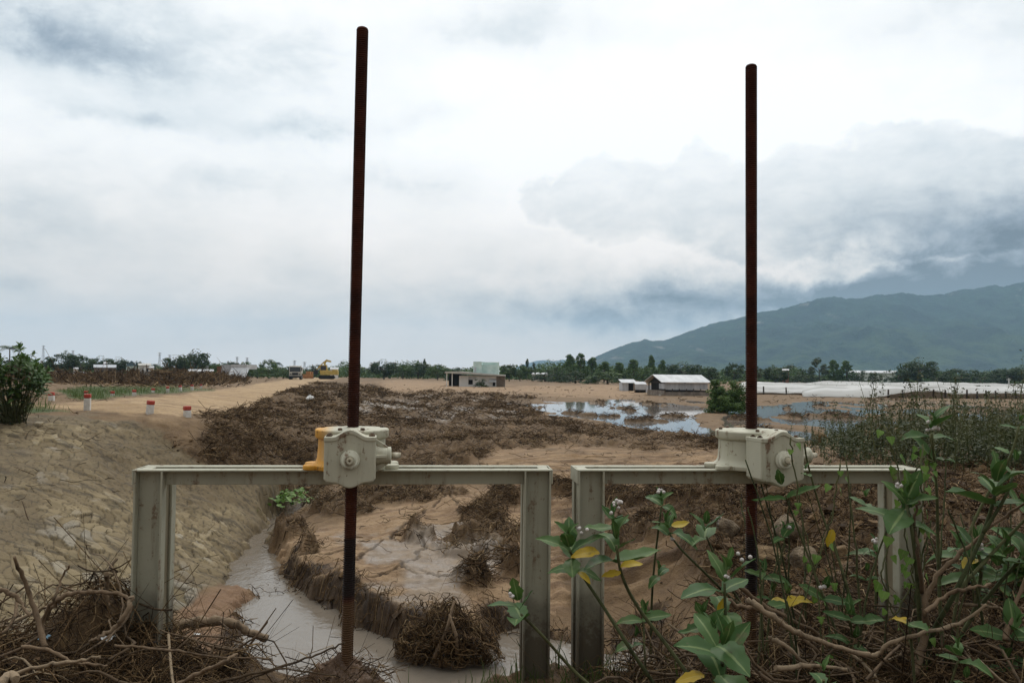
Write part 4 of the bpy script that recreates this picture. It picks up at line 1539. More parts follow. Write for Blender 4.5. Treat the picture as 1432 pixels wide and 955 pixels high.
# long shed with a white tin roof
P, s = frame_at(930, 552, .95, 0)
rz = math.radians(14)
t = thing('shed', (P[0], P[1], .8), 'long livestock shed with white tin gable roof and light panels over a dark wall', 'shed', rz=rz)
L, Dp, eave, ridge = 4.9, 4.2, 1.42, 2.2
m_ = MB(); m_.span((0, 0, .68), (L, .06, eave - .04)); m_.span((-.045, 0, .75), (0, 1.4, eave - .1)); m_.build('panel', TING, t)
m_ = MB(); m_.span((-.1, -.12, -.4), (L + .1, .0, .45)); m_.span((-.16, -.12, -.4), (-.10, Dp, .6)); m_.build('wall', WALLG, t)
for x in np.linspace(-.0, L, 7):
    m_ = MB(); m_.span((x - .05, -.03, .3), (x + .05, -.002, .78)); m_.build('post', WOODP, t)
m_ = MB(); m_.span((-.04, Dp - .1, .3), (.06, Dp, eave)); m_.build('post', WOODP, t)
m_ = MB(); m_.prism([(-.25, eave), (Dp / 2, ridge), (Dp + .25, eave), (Dp + .25, eave + .05), (Dp / 2, ridge + .06), (-.25, eave + .06)], 'x', -.5, L + .35)
m_.build('roof', TIN, t)
m_ = MB(); m_.prism([(.05, eave), (Dp - .05, eave), (Dp / 2, ridge - .03)], 'x', .02, .08); m_.span((.15, .1, -.3), (L - .1, Dp, .6)); m_.span((.3, .1, .6), (.34, Dp, 1.4))
m_.build('dark_interior', DARKIN, t)
m_ = MB(); m_.span((-.75, -.2, -.4), (-.6, -.08, .22)); m_.build('gate_pillar', CONC, t)

# two small sheds beside it
P, s = frame_at(886, 546, .95, 0)
t = thing('shed', (P[0], P[1], .85), 'small open-fronted shed of grey sheets with a slanting white roof, left of the long shed', 'shed')
m_ = MB(); m_.span((-1.45, 0, -.3), (-.65, .06, 1.02)); m_.span((-1.45, .06, -.3), (-1.39, 3, 1.1)); m_.build('wall', TING, t)
m_ = MB(); m_.span((-.65, .5, -.3), (.1, .55, 1.1)); m_.build('doorway', DARKIN, t)
m_ = MB(); m_.prism([(-.15, 1.05), (3.3, 1.46), (3.3, 1.51), (-.15, 1.10)], 'x', -1.55, .5); m_.build('roof', TIN, t)
for x in (-.66, .08):
    m_ = MB(); m_.span((x, -.05, -.3), (x + .07, .02, 1.05)); m_.build('post', WOODP, t)
P, s = frame_at(898, 548, .95, 0)
t = thing('shed', (P[0], P[1], .85), 'low shed of pale panels on dark legs, squeezed between the two other sheds', 'shed')
m_ = MB(); m_.span((-.85, 0, .35), (.42, .05, .98)); m_.prism([(0, .98), (1.3, 1.28), (1.3, 1.32), (0, 1.03)], 'x', -.85, .55); m_.build('panel', TIN, t)
m_ = MB(); m_.span((.42, -.15, -.2), (1.15, -.1, .92)); m_.build('side_panel', TING, t)
for x in (-.83, -.3, .3):
    m_ = MB(); m_.span((x, .0, -.3), (x + .09, .06, .35)); m_.build('post', WOODP, t)
m_ = MB(); m_.span((-.8, .4, -.3), (1.1, .5, .5)); m_.build('dark_interior', DARKIN, t)

# tin shack on the left
P = at(303, 529, 135)
g = gz1(P[0], P[1])
s = 135 / FPX
t = thing('shack', (P[0], P[1], g), 'tin shack with a rusty back half, tall white front and slanting white awning', 'shack', rz=math.radians(-3))
H = (529 - 508) * s
m_ = MB(); m_.span((0, 0, -.5), (.75, 4.5, H * .86)); m_.build('rusty_wall', TINR, t)
m_ = MB(); m_.span((.75 + .003, -.05, -.5), (2.5, 4.5, H * .97)); m_.build('wall', TING, t)
m_ = MB(); m_.span((2.5 + .003, -.15, H * .68), (5.2, 4.5, H)); m_.build('front_panel', TIN, t)
m_ = MB(); m_.prism([(-2.2, .05), (-.2, H * .74), (-.2, H * .78), (-2.25, .10)], 'x', 2.6, 5.7); m_.build('awning', TIN, t)
m_ = MB(); m_.span((2.5 + .003, 0.0, -.5), (5.1, .1, H * .68)); m_.build('dark_front', TING, t)
win(t, (1.1, -.05, H * .30), .35, H * .28)
# white low building left of it, and the far houses of the left plain
def low_house(x0, x1, top, eavey, base, Y, label, wall, roof, gable=False, door=True):
    P = at((x0 + x1) / 2, base, Y)
    g = gz1(P[0], P[1])
    s = Y / FPX
    z = lambda py: at((x0 + x1) / 2, py, Y)[2] - g
    w = (x1 - x0) * s
    t = thing('house' if door else 'shed', (P[0], P[1], g), label, 'house' if door else 'shed', rz=math.atan2(-P[0], P[1]))
    m_ = MB(); m_.span((-w / 2, 0, -.3), (w / 2, w * .6, z(eavey))); m_.build('wall', wall, t)
    m_ = MB()
    if gable:
        m_.prism([(-w * .56, z(eavey)), (0, z(top)), (w * .56, z(eavey)), (w * .56, z(eavey) + .12), (0, z(top) + .15), (-w * .56, z(eavey) + .12)], 'y', -.4, w * .62)
        m_.prism([(-w * .5, z(eavey)), (0, z(top)), (w * .5, z(eavey))], 'y', -.02, .1)
    else:
        m_.prism([(-.4, z(eavey) - .05), (w * .3, z(top)), (w * .65, z(eavey)), (w * .65, z(eavey) + .1), (w * .3, z(top) + .1), (-.4, z(eavey) + .05)], 'x', -w * .53, w * .53)
    m_.build('roof', roof, t)
    if door:
        win(t, (-w * .2, 0, .2), w * .14, max(.5, z(eavey) * .6), 'door')
        win(t, (w * .15, 0, max(.4, z(eavey) * .4)), w * .16, max(.3, z(eavey) * .35))
    return t


low_house(265, 297, 517, 519.5, 525, 150, 'long low whitewashed shed between the big dark trees and the tin shack', WALLW, TIN, door=False)
low_house(133, 160, 510.5, 514, 522, 185, 'house with a weathered grey tiled roof among the left-hand trees', WALLG, TING)
low_house(146, 162, 506.5, 509, 514, 200, 'pale flat-topped house showing above the grey tiled roof', WALLW, TIN)
low_house(177, 190, 505, 512, 522, 185, 'tall house with a steep blue tin gable roof', WALLM, TINB, True)
low_house(194, 210, 508.5, 511, 519, 190, 'cream house with a flat roof just right of the blue-roofed house', WALLW, CONC)
low_house(209, 215, 512.5, 514.5, 519, 175, 'tiny pale hut standing by itself right of the cream house', WALLW, TIN)
low_house(103, 109, 514.5, 516, 520, 170, 'small pale hut under the dark trees at the left', WALLW, TIN)
low_house(284, 291, 511, 513, 519, 180, 'little white-roofed hut above the whitewashed shed', WALLW, TIN)
low_house(462, 473, 514, 516.5, 523, 210, 'pale grey house beyond the yellow excavator', WALLW, TIN)
low_house(744, 766, 521.5, 523.5, 526, 232, 'white roofs glimpsed through bushes right of the white house', WALLW, TIN, door=False)
low_house(1094, 1103, 516.5, 518, 526, 200, 'small reddish brick house with a pale roof behind the green field', TINR, TIN)
low_house(1190, 1249, 518.5, 521.5, 527, 225, 'long white plastic greenhouse under the mountain', WALLW, TIN, door=False)


# ------------------------------------------------------------------ shade nets
def net_sheet(name, x0, x1, Yf, Yb, zf, zb_, label, sag, front_drop, seed, polesx, both=True):
    a, b = at(x0, 540, Yf), at(x1, 540, Yf)
    nx, ny = 130, 36
    U, Vv = np.meshgrid(np.linspace(0, 1, nx), np.linspace(0, 1, ny))
    Y = Yf + (Yb - Yf) * Vv
    Xw = (a[0] / Yf + (b[0] - a[0]) / Yf * U) * Y
    Z = zf + (zb_ - zf) * Vv + sag * 1.6 * fbm(Xw * .16, Y * .09, 4, seed) + sag * 2.2 * ridged(Xw * .10 + Y * .05, Y * .16 - Xw * .02, 4, seed + 2)
    Z = Z - (zf - .95) * np.clip(1 - U / .07, 0, 1) ** 1.5
    drop = front_drop(U) if callable(front_drop) else front_drop
    Z = Z - drop * np.clip(1 - Vv * 4, 0, 1) ** 1.2
    gr = ground_z(Xw.ravel(), Y.ravel()).reshape(Z.shape)
    Z = np.maximum(Z, gr + .05)
    root = thing(name, (0, 0, 0), label, 'shade net')
    P = np.stack([Xw, Y, Z], -1).reshape(-1, 3)
    ii = np.arange(len(P)).reshape(U.shape)
    Q = np.stack([ii[:-1, :-1], ii[:-1, 1:], ii[1:, 1:], ii[1:, :-1]], -1).reshape(-1, 4)
    tt = np.clip(.6 + .9 * fbm(Xw * .12, Y * .25, 5, seed + 4), 0, 1) * np.clip(.15 + Vv * 5, 0, 1)  # tint: darker blotches paint in fold shade; front edge darkened by mud
    link_mesh('net', np_mesh('net', P, Q, True, {'tint': tt.ravel()}), NET, root)
    for px in polesx:
        q = at(px, 550, Yf + .4)
        g = gz1(q[0], q[1])
        m_ = MB(); m_.tube([(q[0], q[1], g - .3), (q[0] + random.uniform(-.08, .08), q[1], g + random.uniform(.75, .95))], [.10, .085], 6)
        m_.build('pole', WOODP, root)
    return root


net_sheet('shade_net', 1122, 1620, 84, 165, 1.46, 1.62, 'huge white shade net sagging on poles across the right half of the plain', .17,
          lambda U: .75 * np.clip(1 - np.abs(U - .10) / .15, 0, 1) + .12 + .10 * fbm(U * 9, U * 0, 3, 8), 7, (1242, 1262, 1305, 1322, 1337, 1352, 1366, 1379, 1393, 1407, 1421))
net_sheet('shade_net', 1034, 1160, 92, 150, 1.25, 1.52, 'torn white shade net lying collapsed behind the far gate screw', .16, .35, 19, (1052, 1068, 1100))
m_ = MB()
q = at(1411, 541, 118)
gq = gz1(q[0], q[1])
m_.tube([(q[0], q[1], gq - .2), (q[0], q[1], gq + 2.1)], .07, 6); m_.box((q[0], q[1], gq + 1.9), (.7, .08, .08))
tag(m_.build('utility_pole', CONC), 'short pale pole with a crossbar behind the shade net near the right edge', 'pole')

# ------------------------------------------------------------------ lattice masts on the horizon
for x, top, lab in ((59.5, 483, 'tall lattice mast over the bush at the left edge'), (101, 490, 'faint mast behind the dark trees right of the bush'),
                    (222.5, 493, 'clear lattice mast left of the two big dark trees'), (236.5, 496, 'thin mast touching the left of the big dark trees'),
                    (331, 499, 'mast rising over the left end of the tin shack'), (345, 500, 'mast rising over the white front of the tin shack'),
                    (411.5, 504, 'faint mast above the cab of the white truck'), (425.5, 506, 'faint mast between the white truck and the excavator'),
                    (477, 505, 'faint mast close to the left side of the near gate screw')):
    Y = 470
    P = at(x, 528, Y)
    g = gz1(P[0], P[1])
    H = at(x, top, Y)[2] - g
    t = thing('lattice_mast', (P[0], P[1], g), lab, 'mast', 'masts on the left horizon')
    m_ = MB()
    for sx in (-1, 1):
        for sy in (-1, 1):
            m_.tube([(sx * .75, sy * .75, -.3), (sx * .22, sy * .22, H)], .07, 4)
    k = 9
    for i in range(k):
        w0, w1 = .75 - .53 * i / k, .75 - .53 * (i + 1) / k
        m_.tube([(-w0, -w0, H * i / k), (w1, -w1, H * (i + 1) / k)], .05, 4)
        m_.tube([(w0, w0, H * i / k), (-w1, w1, H * (i + 1) / k)], .05, 4)
    m_.build('tower', STEELG, t)
    for f_ in (.97, .86):
        m_ = MB(); m_.box((0, 0, H * f_), (2.2 if f_ > .9 else 1.8, .2, .18)); m_.build('crossarm', STEELG, t)

# ------------------------------------------------------------------ marker posts along the road
proto = None
for x, base, top, lab in ((122, 573.5, 551, 'nearest and tallest white marker post with a red top, on the stone bank edge'),
                          (209, 578, 560, 'half-buried marker post on the bank edge, second from the left in the front row'),
                          (262, 583, 568, 'half-buried leaning marker post nearest the dark mud slope'),
                          (72.5, 560, 548.5, 'marker post across the road beside the near bush'),
                          (120, 553, 546.5, 'marker post across the road, its top just clearing the nearest post'),
                          (157.5, 553.5, 547, 'small marker post in grass, first right of the nearest post in the far row'),
                          (187.5, 553, 545, 'small marker post in grass, left of the tipped white sheet'),
                          (213.5, 549.5, 543, 'small marker post in the far row directly over the half-buried one'),
                          (234.5, 549, 540.5, 'small marker post just left of the tipped white sheet end'),
                          (252.5, 547, 539, 'small marker post among brown debris, third from the right of the far row'),
                          (268.5, 545.5, 538, 'small marker post among brown debris, second from the right of the far row'),
                          (281.5, 543.5, 537.5, 'rightmost and faintest marker post of the far row')):
    P = on_ground(x, base)
    s = P.y / FPX
    h = (base - top) * s
    if proto is None:
        proto = thing('marker_post', P, lab, 'marker post', 'red and white marker posts along the road', .3)
        w = .135
        m_ = MB(); m_.tint = .5
        m_.prism([(-w / 2, -w / 2), (w / 2, -w / 2), (w / 2, w / 2), (-w / 2, w / 2)], 'z', -.5, h * .74)
        m_.build('shaft', WHITEP, proto, bevel=.015)
        m_ = MB()
        m_.prism([(-w / 2 - .003, -w / 2 - .003), (w / 2 + .003, -w / 2 - .003), (w / 2 + .003, w / 2 + .003), (-w / 2 - .003, w / 2 + .003)], 'z', h * .74, h)
        m_.build('red_top', REDP, proto, bevel=.02)
        H0 = h
    else:
        o = dup(proto, P, .1 + .4 * random.random(), None, lab)
        k = max(.55, min(1.0, h / H0))
        o.location.z -= H0 - h if h < H0 else 0
        o.rotation_euler = (random.uniform(-.06, .06), random.uniform(-.08, .08), random.random())

# ------------------------------------------------------------------ truck and machines on the road
def wheel(parent, c, r, w):
    b = MB(); b.lathe(c, [(r * .6, -w / 2), (r, -w / 2 + .03), (r, w / 2 - .03), (r * .6, w / 2)], 20, 'x')
    o = b.build('wheel', TYRE, parent)
    b = MB(); b.lathe(c, [(r * .5, -w / 2 - .02), (r * .52, w / 2 + .02)], 14, 'x'); b.build('rim', STEELG, o)


P = on_ground(412.5, 531)
P = Vector(at(412.5, 531.5, 165)); P.z = gz1(P.x, P.y)
t = thing('dump_truck', P, 'white dump truck facing the camera on the dirt road', 'truck', rz=math.radians(12))
m_ = MB()
m_.prism([(-.0, .75), (-.02, 1.55), (.12, 2.75), (.3, 2.9), (1.9, 2.9), (1.9, .75)], 'x', -1.2, 1.2); cab = m_.build('cab', CABW, t, bevel=.06)
m_ = MB(); m_.prism([(-.05, 1.62), (.105, 2.62), (.14, 2.62), (-.01, 1.62)], 'x', -1.08, 1.08); m_.build('windscreen', GLASSD, cab)
m_ = MB(); m_.span((-.62, -.06, .95), (.62, -.02, 1.42)); m_.build('grille', DARKIN, cab)
m_ = MB(); m_.span((-1.2, -.12, .42), (1.2, .2, .74)); m_.build('bumper', TYRE, t)
for sx in (-1, 1):
    m_ = MB(); m_.span((sx * .72, -.05, 1.0), (sx * 1.08, -.02, 1.22)); m_.build('headlight', GLASSD, cab)
    m_ = MB(); m_.span((sx * 1.22, -.1, 1.9), (sx * 1.42, 0, 2.5)); m_.build('mirror', TYRE, cab)
    m_ = MB(); m_.span((sx * 1.2 + .003 * sx, .5, 1.7), (sx * 1.215, 1.4, 2.5)); m_.build('side_window', GLASSD, cab)
m_ = MB(); m_.prism([(-1.2, 1.25), (1.2, 1.25), (1.25, 2.55), (-1.25, 2.55)], 'y', 2.2, 7.2); m_.build('dump_body', CABW, t, bevel=.04)
m_ = MB(); m_.span((-.5, .3, .6), (.5, 7.4, .95)); m_.build('chassis', TYRE, t)
for y in (.9, 4.6, 6.0):
    for sx in (-1, 1): wheel(t, (sx * 1.02, y, .52), .52, .42)

P = Vector(at(457, 530, 185)); P.z = gz1(P.x, P.y)
t = thing('excavator', P, 'yellow excavator with folded boom working at the end of the dirt road', 'excavator', rz=math.radians(8))
for sy in (-1, 1):
    m_ = MB(); m_.prism([(-1.9, .45), (-1.5, .05), (1.5, .05), (1.9, .45), (1.5, .88), (-1.5, .88)], 'y', sy * .9 - .28, sy * .9 + .28); m_.build('track', TYRE, t)
m_ = MB(); m_.span((-1.4, -1.25, 1.0), (2.6, 1.25, 2.0)); m_.span((1.3, -1.2, 2.0), (2.5, 1.2, 2.25)); m_.build('body', YELLOW, t, bevel=.08)
m_ = MB(); m_.prism([(-1.5, 1.5), (-1.5, 2.8), (-1.2, 3.3), (.1, 3.3), (.1, 1.5)], 'y', -1.2, -.15); cb = m_.build('cab', YELLOW, t, bevel=.05)
m_ = MB(); m_.span((-1.35, -1.23, 2.1), (-.1, -1.205, 3.1)); m_.span((-1.53, -1.1, 2.0), (-1.505, -.25, 2.8)); m_.build('window', GLASSD, cb)
m_ = MB(); m_.prism([(-.2, 1.6), (-.9, 3.9), (-.2, 4.6), (.9, 4.3), (.9, 3.9), (-.1, 4.1), (-.4, 3.7), (.4, 1.7)], 'y', .2, .65); m_.build('boom', YELLOW, t)
m_ = MB(); m_.prism([(-.9, 4.0), (-.2, 4.5), (-2.3, 2.0), (-2.6, 2.2)], 'y', .25, .6); m_.build('stick', YELLOW, t)
m_ = MB(); m_.prism([(-2.7, 2.3), (-2.1, 2.1), (-2.0, 1.2), (-2.9, .9), (-3.1, 1.7)], 'y', -.1, .95); m_.build('bucket', TYRE, t)

P = Vector(at(432, 530, 195)); P.z = gz1(P.x, P.y)
t = thing('bulldozer', P, 'small orange-brown bulldozer between the white truck and the yellow excavator', 'bulldozer', rz=.1)
for sx in (-1, 1):
    m_ = MB(); m_.prism([(-1.4, .4), (-1.1, .05), (1.1, .05), (1.4, .4), (1.1, .8), (-1.1, .8)], 'x', sx * .75 - .22, sx * .75 + .22); m_.build('track', TYRE, t)
m_ = MB(); m_.span((-.5, -1.6, .6), (.5, .2, 1.75)); m_.build('engine_hood', ORANGE, t, bevel=.05)
m_ = MB(); m_.span((-.8, .2, .7), (.8, 1.5, 1.7)); m_.build('body', ORANGE, t, bevel=.05)
m_ = MB(); m_.span((-.75, .3, 2.7), (.75, 1.45, 2.82))
for sx in (-1, 1):
    for y in (.35, 1.4): m_.tube([(sx * .68, y, 1.65), (sx * .68, y, 2.75)], .06, 6)
m_.build('canopy_roof', TYRE, t)
m_ = MB(); m_.prism([(-1.95, .1), (-1.8, .6), (-1.95, 1.1), (-2.05, .6)], 'x', -1.3, 1.3); m_.build('blade', ORANGE, t)


# ------------------------------------------------------------------ wreckage of plastic sheets on the left plain
def crumpled(name, x0, x1, ytop, ybase, Y, label, seed, arch=0.4, mat=SHEET, deep=1.6):
    a, b = at(x0, ybase, Y), at(x1, ybase, Y)
    g = ground_z([a[0], b[0]], [Y, Y])
    H = (at((x0 + x1) / 2, ytop, Y)[2] - g.mean())
    U, V_ = np.meshgrid(np.linspace(0, 1, 40), np.linspace(-1, 1, 18))
    xx = a[0] + (b[0] - a[0]) * U
    yy = Y + V_ * deep
    zz = g.mean() + H * (1 - np.abs(V_) ** 1.6 * (1 - arch)) * (np.sin(np.clip(U * 1.15 + .05, 0, 1) * math.pi) ** .35) + .30 * H * fbm(U * 5, V_ * 2.0, 4, seed)
    zz = np.maximum(zz, ground_z(xx.ravel(), yy.ravel()).reshape(xx.shape) + .02)
    P = np.stack([xx, yy, zz], -1).reshape(-1, 3)
    ii = np.arange(len(P)).reshape(U.shape)
    Q = np.stack([ii[:-1, :-1], ii[:-1, 1:], ii[1:, 1:], ii[1:, :-1]], -1).reshape(-1, 4)
    return tag(link_mesh(name, np_mesh(name, P, Q, True), mat), label, 'plastic sheet')


crumpled('plastic_sheet', 62, 100, 519.5, 527, 110, 'rumpled grey plastic sheet on the debris bank right beside the near bush', 1)
crumpled('plastic_sheet', 92, 148, 520.5, 525, 114, 'long flat pale sheet roof lying along the debris bank', 2, .9, mat=TING)
crumpled('plastic_sheet', 140, 161, 523.5, 530, 100, 'thin arched strip of pale sheet on the brown debris', 3)
crumpled('plastic_sheet', 192, 226, 524, 534, 92, 'crumpled dirty white sheet draped over the brown debris heap', 4)
crumpled('plastic_sheet', 232, 247, 532, 541, 78, 'white sheet tipped on end at the right of the debris heap', 5, mat=TIN)
crumpled('plastic_sheet', 252, 272, 523, 530, 105, 'grey heap of torn sheet below the whitewashed shed', 6)
mb = MB()
Pb = on_ground(433, 560)
mb.lathe((0, 0, 0), [(.05, 0), (.22, .04), (.26, .14), (.18, .26), (.06, .30), (.08, .36)], 12)
mb.v = [(x + .05 * math.sin(9 * z + 5 * y), y + .05 * math.sin(7 * x + 9 * z), z) for x, y, z in mb.v]
o = mb.build('plastic_bag', WALLW)
o.location = Pb
o.scale = (.85, .85, .8)
tag(o, 'small knotted white plastic bag on the brown mud slope', 'plastic bag')
# ------------------------------------------------------------------ flood debris: twigs, straw and clods
def twig_mesh(name, P, az_, tilt, length, rad, tint, rng, seg=3, pts=4, bend=.35):
    n = len(P)
    d = np.stack([np.cos(az_) * np.cos(tilt), np.sin(az_) * np.cos(tilt), np.sin(tilt)], -1)
    side = np.cross(d, rng.normal(0, 1, (n, 3)))
    side /= np.linalg.norm(side, axis=1, keepdims=True)
    up = np.cross(side, d)
    t = np.linspace(-.5, .5, pts)
    bn = rng.normal(0, bend, n)[:, None]
    bn2 = rng.normal(0, bend * .6, n)[:, None]
    C = P[:, None] + d[:, None] * (t[None, :, None] * length[:, None, None]) \
        + side[:, None] * ((t ** 2 * 2 * bn)[..., None] * length[:, None, None]) + up[:, None] * ((np.sin(t * 7) * .3 * bn2)[..., None] * length[:, None, None])
    a = np.arange(seg) * 2 * math.pi / seg
    R = rad[:, None] * np.interp(t, [-.5, .1, .5], [1, .85, .35])[None]
    V = C[:, :, None] + (np.cos(a)[None, None, :, None] * side[:, None, None] + np.sin(a)[None, None, :, None] * up[:, None, None]) * R[:, :, None, None]
    V = V.reshape(-1, 3)
    base = (np.arange(n) * pts * seg)[:, None, None]
    i, k = np.meshgrid(np.arange(pts - 1), np.arange(seg), indexing='ij')
    k2 = (k + 1) % seg
    q = np.stack([i * seg + k, i * seg + k2, (i + 1) * seg + k2, (i + 1) * seg + k], -1).reshape(-1, 4)
    Q = (base + q[None]).reshape(-1, 4)
    return np_mesh(name, V, Q, True, {'tint': np.repeat(tint, pts * seg)})


def strand_mesh(name, C, rad, tint, seg=4):
    """tubes along given point rows C (n, pts, 3)"""
    n, pts, _ = C.shape
    d = np.gradient(C, axis=1)
    d /= np.linalg.norm(d, axis=2, keepdims=True) + 1e-9
    ref = np.array([.31, .52, .8])
    s = np.cross(d, ref); s /= np.linalg.norm(s, axis=2, keepdims=True) + 1e-9
    u = np.cross(s, d)
    a = np.arange(seg) * 2 * math.pi / seg
    R = rad[:, None] * np.linspace(1, .4, pts)[None]
    V = (C[:, :, None] + (np.cos(a)[None, None, :, None] * s[:, :, None] + np.sin(a)[None, None, :, None] * u[:, :, None]) * R[:, :, None, None]).reshape(-1, 3)
    base = (np.arange(n) * pts * seg)[:, None, None]
    i, k = np.meshgrid(np.arange(pts - 1), np.arange(seg), indexing='ij')
    k2 = (k + 1) % seg
    q = np.stack([i * seg + k, i * seg + k2, (i + 1) * seg + k2, (i + 1) * seg + k], -1).reshape(-1, 4)
    return np_mesh(name, V, (base + q[None]).reshape(-1, 4), True, {'tint': np.repeat(tint, pts * seg)})


def ground_strands(name, P, step, pts, rad, tint, lift, rng, wig=.45):
    """strands that wander over the ground"""
    n = len(P)
    a = rng.uniform(0, 6.28, n)
    C = [P.copy()]
    h = P[:, 2] - ground_z(P[:, 0], P[:, 1])
    for k in range(pts - 1):
        a = a + rng.normal(0, wig, n)
        p = C[-1].copy()
        p[:, 0] += np.cos(a) * step
        p[:, 1] += np.sin(a) * step
        h = np.clip(h + rng.normal(0, lift * .5, n), -.01, lift * 2)
        p[:, 2] = ground_z(p[:, 0], p[:, 1]) + h
        C.append(p)
    return strand_mesh(name, np.stack(C, 1), rad, tint)


def twig_mat(name, a, b, c):
    m = Mat(name)
    t = m.attr('tint')
    col = m.mix(m.mix(a, b, t.step(0, .7)), c, t.step(.78, 1.0))
    g = m.noise(22, 6, .7, sc=(1, 1, .6))
    col = m.mix(col, m.mix((0, 0, 0), col, .35), g.step(.48, .66) * .8)
    m.base(col)
    m.rough(.9)
    m.spec(.2)
    m.bump(g + m.noise(90, 4, .7) * .5, .8, .006)
    return m.m


TWIG = twig_mat('muddy_twigs', (.034, .020, .010), (.140, .086, .040), (.30, .21, .11))
STICK = twig_mat('bare_sticks', (.070, .048, .028), (.18, .125, .078), (.30, .23, .15))
STEM = twig_mat('green_stem', (.050, .060, .024), (.105, .110, .050), (.16, .135, .080))
rng = np.random.default_rng(99)

PXg, PYg = project(VTX)
inview = (np.abs(PXg - 716) < 800) & (PYg > 500) & (PYg < 1000)
fgm = MK['fg'].reshape(-1) > .5


def sample(weight, n, rng):
    w = weight.astype(float)
    ids = rng.choice(len(w), n, p=w / w.sum())
    P = VTX[ids].copy()
    P[:, 0] += rng.normal(0, .0016, n) * P[:, 1]
    P[:, 1] *= np.exp(rng.normal(0, .004, n))
    P[:, 2] = ground_z(P[:, 0], P[:, 1])
    return P


cl = sstep(-.12, .35, fbm(VTX[:, 0] * .8, VTX[:, 1] * .45, 4, 510)) + .10
rowd = np.repeat(np.gradient(rows), NC)                     # even out the rows' own spacing
wmid = AT['deb'] * inview * ~fgm * cl * rowd * (VTX[:, 1] > 7.5) * (VTX[:, 1] < 95)
wmid = wmid + inview * ~fgm * rowd * (VTX[:, 1] > 7.5) * (VTX[:, 1] < 120) * .013 * cl * (1 - AT['road'])
wmid = wmid + inview * rowd * .35 * AT['wet'] * sstep(.2, .5, fbm(VTX[:, 0] * .5, VTX[:, 1] * .2, 4, 520)) * (VTX[:, 1] > 19) * (VTX[:, 1] < 95)
N = 42000
P = sample(wmid, N, rng)
sc_ = np.maximum(1, P[:, 1] / 17)
L_ = np.minimum(rng.gamma(2.0, .10, N) * sc_ ** .45 + .06, .75)
P[:, 2] += rng.uniform(0, .09, N) * sc_ ** .5
tw = twig_mesh('flood_debris', P, rng.uniform(0, 6.28, N), rng.normal(.05, .32, N), L_, rng.uniform(.0035, .009, N) * sc_ ** .9, rng.uniform(0, 1, N) ** 1.3, rng)
tag(link_mesh('flood_debris', tw, TWIG), 'brown mat of twigs, straw and roots left over the mud by the flood', 'debris', kind='stuff')
wr0 = (AT['cutd'] * (VTX[:, 1] < 20) + AT['deb'] * (VTX[:, 1] < 22) * .35) * inview * ~fgm * rowd * (VTX[:, 1] > 8)
N = 3600
P = sample(wr0, N, rng)
P[:, 2] += rng.uniform(.0, .06, N)
tag(link_mesh('flood_debris', ground_strands('flood_debris', P, rng.uniform(.03, .07, N), 9, rng.uniform(.003, .009, N), rng.uniform(0, 1, N) ** 1.2, .07, rng), TWIG),
    'matted roots on the cut bank and the mud flats beyond the gates', 'debris', kind='stuff')
q0 = plane_at(478, 945, .10)
N = 160
P = np.stack([q0[0] + rng.normal(0, .16, N), q0[1] + rng.normal(0, .10, N), np.full(N, q0[2])], -1)
P[:, 2] += .02 - 1.1 * ((P[:, 0] - q0[0]) ** 2 + (P[:, 1] - q0[1]) ** 2) + rng.uniform(0, .03, N)
tag(link_mesh('flood_debris', twig_mesh('flood_debris', P, rng.uniform(0, 6.28, N), rng.normal(-.1, .35, N), rng.gamma(2, .05, N) + .05, rng.uniform(.001, .003, N), rng.uniform(0, 1, N), rng, pts=6, bend=.9), TWIG),
    'wisps of straw and root on the mud round the near screw foot', 'debris', kind='stuff')
# windrow of debris on the far side of the road
N = 9000
fx = rng.uniform(-20, 345, N)
fy = np.clip(rng.normal(0, 1, N) * .12 + np.interp(fx, [0, 60, 200, 280, 345], [96, 92, 84, 92, 108]) / 100, .5, 2) * 100
q = np.stack([at(a, 530, b) for a, b in zip(fx, fy)])
gz_ = ground_z(q[:, 0], q[:, 1])
core = np.exp(-((fy - np.interp(fx, [0, 60, 200, 280, 345], [96, 92, 84, 92, 108])) / 9) ** 2)
ztop = 1.25 * core * (0.5 + .8 * np.clip(fbm(fx / 17, fx * 0, 4, 531) + .5, 0, 1)) * np.interp(fx, [-20, 60, 250, 300, 345], [1, 1, 1, .7, .3])
q[:, 2] = gz_ + rng.uniform(0, 1, N) * ztop
wr = twig_mesh('flood_debris', q, rng.uniform(0, 6.28, N), rng.normal(.1, .45, N), rng.gamma(2.2, .45, N) + .3, rng.uniform(.02, .055, N), rng.uniform(0, 1, N) ** 1.2, rng)
tag(link_mesh('flood_debris', wr, TWIG), 'long brown windrow of flood debris heaped beyond the dirt road', 'debris', kind='stuff')
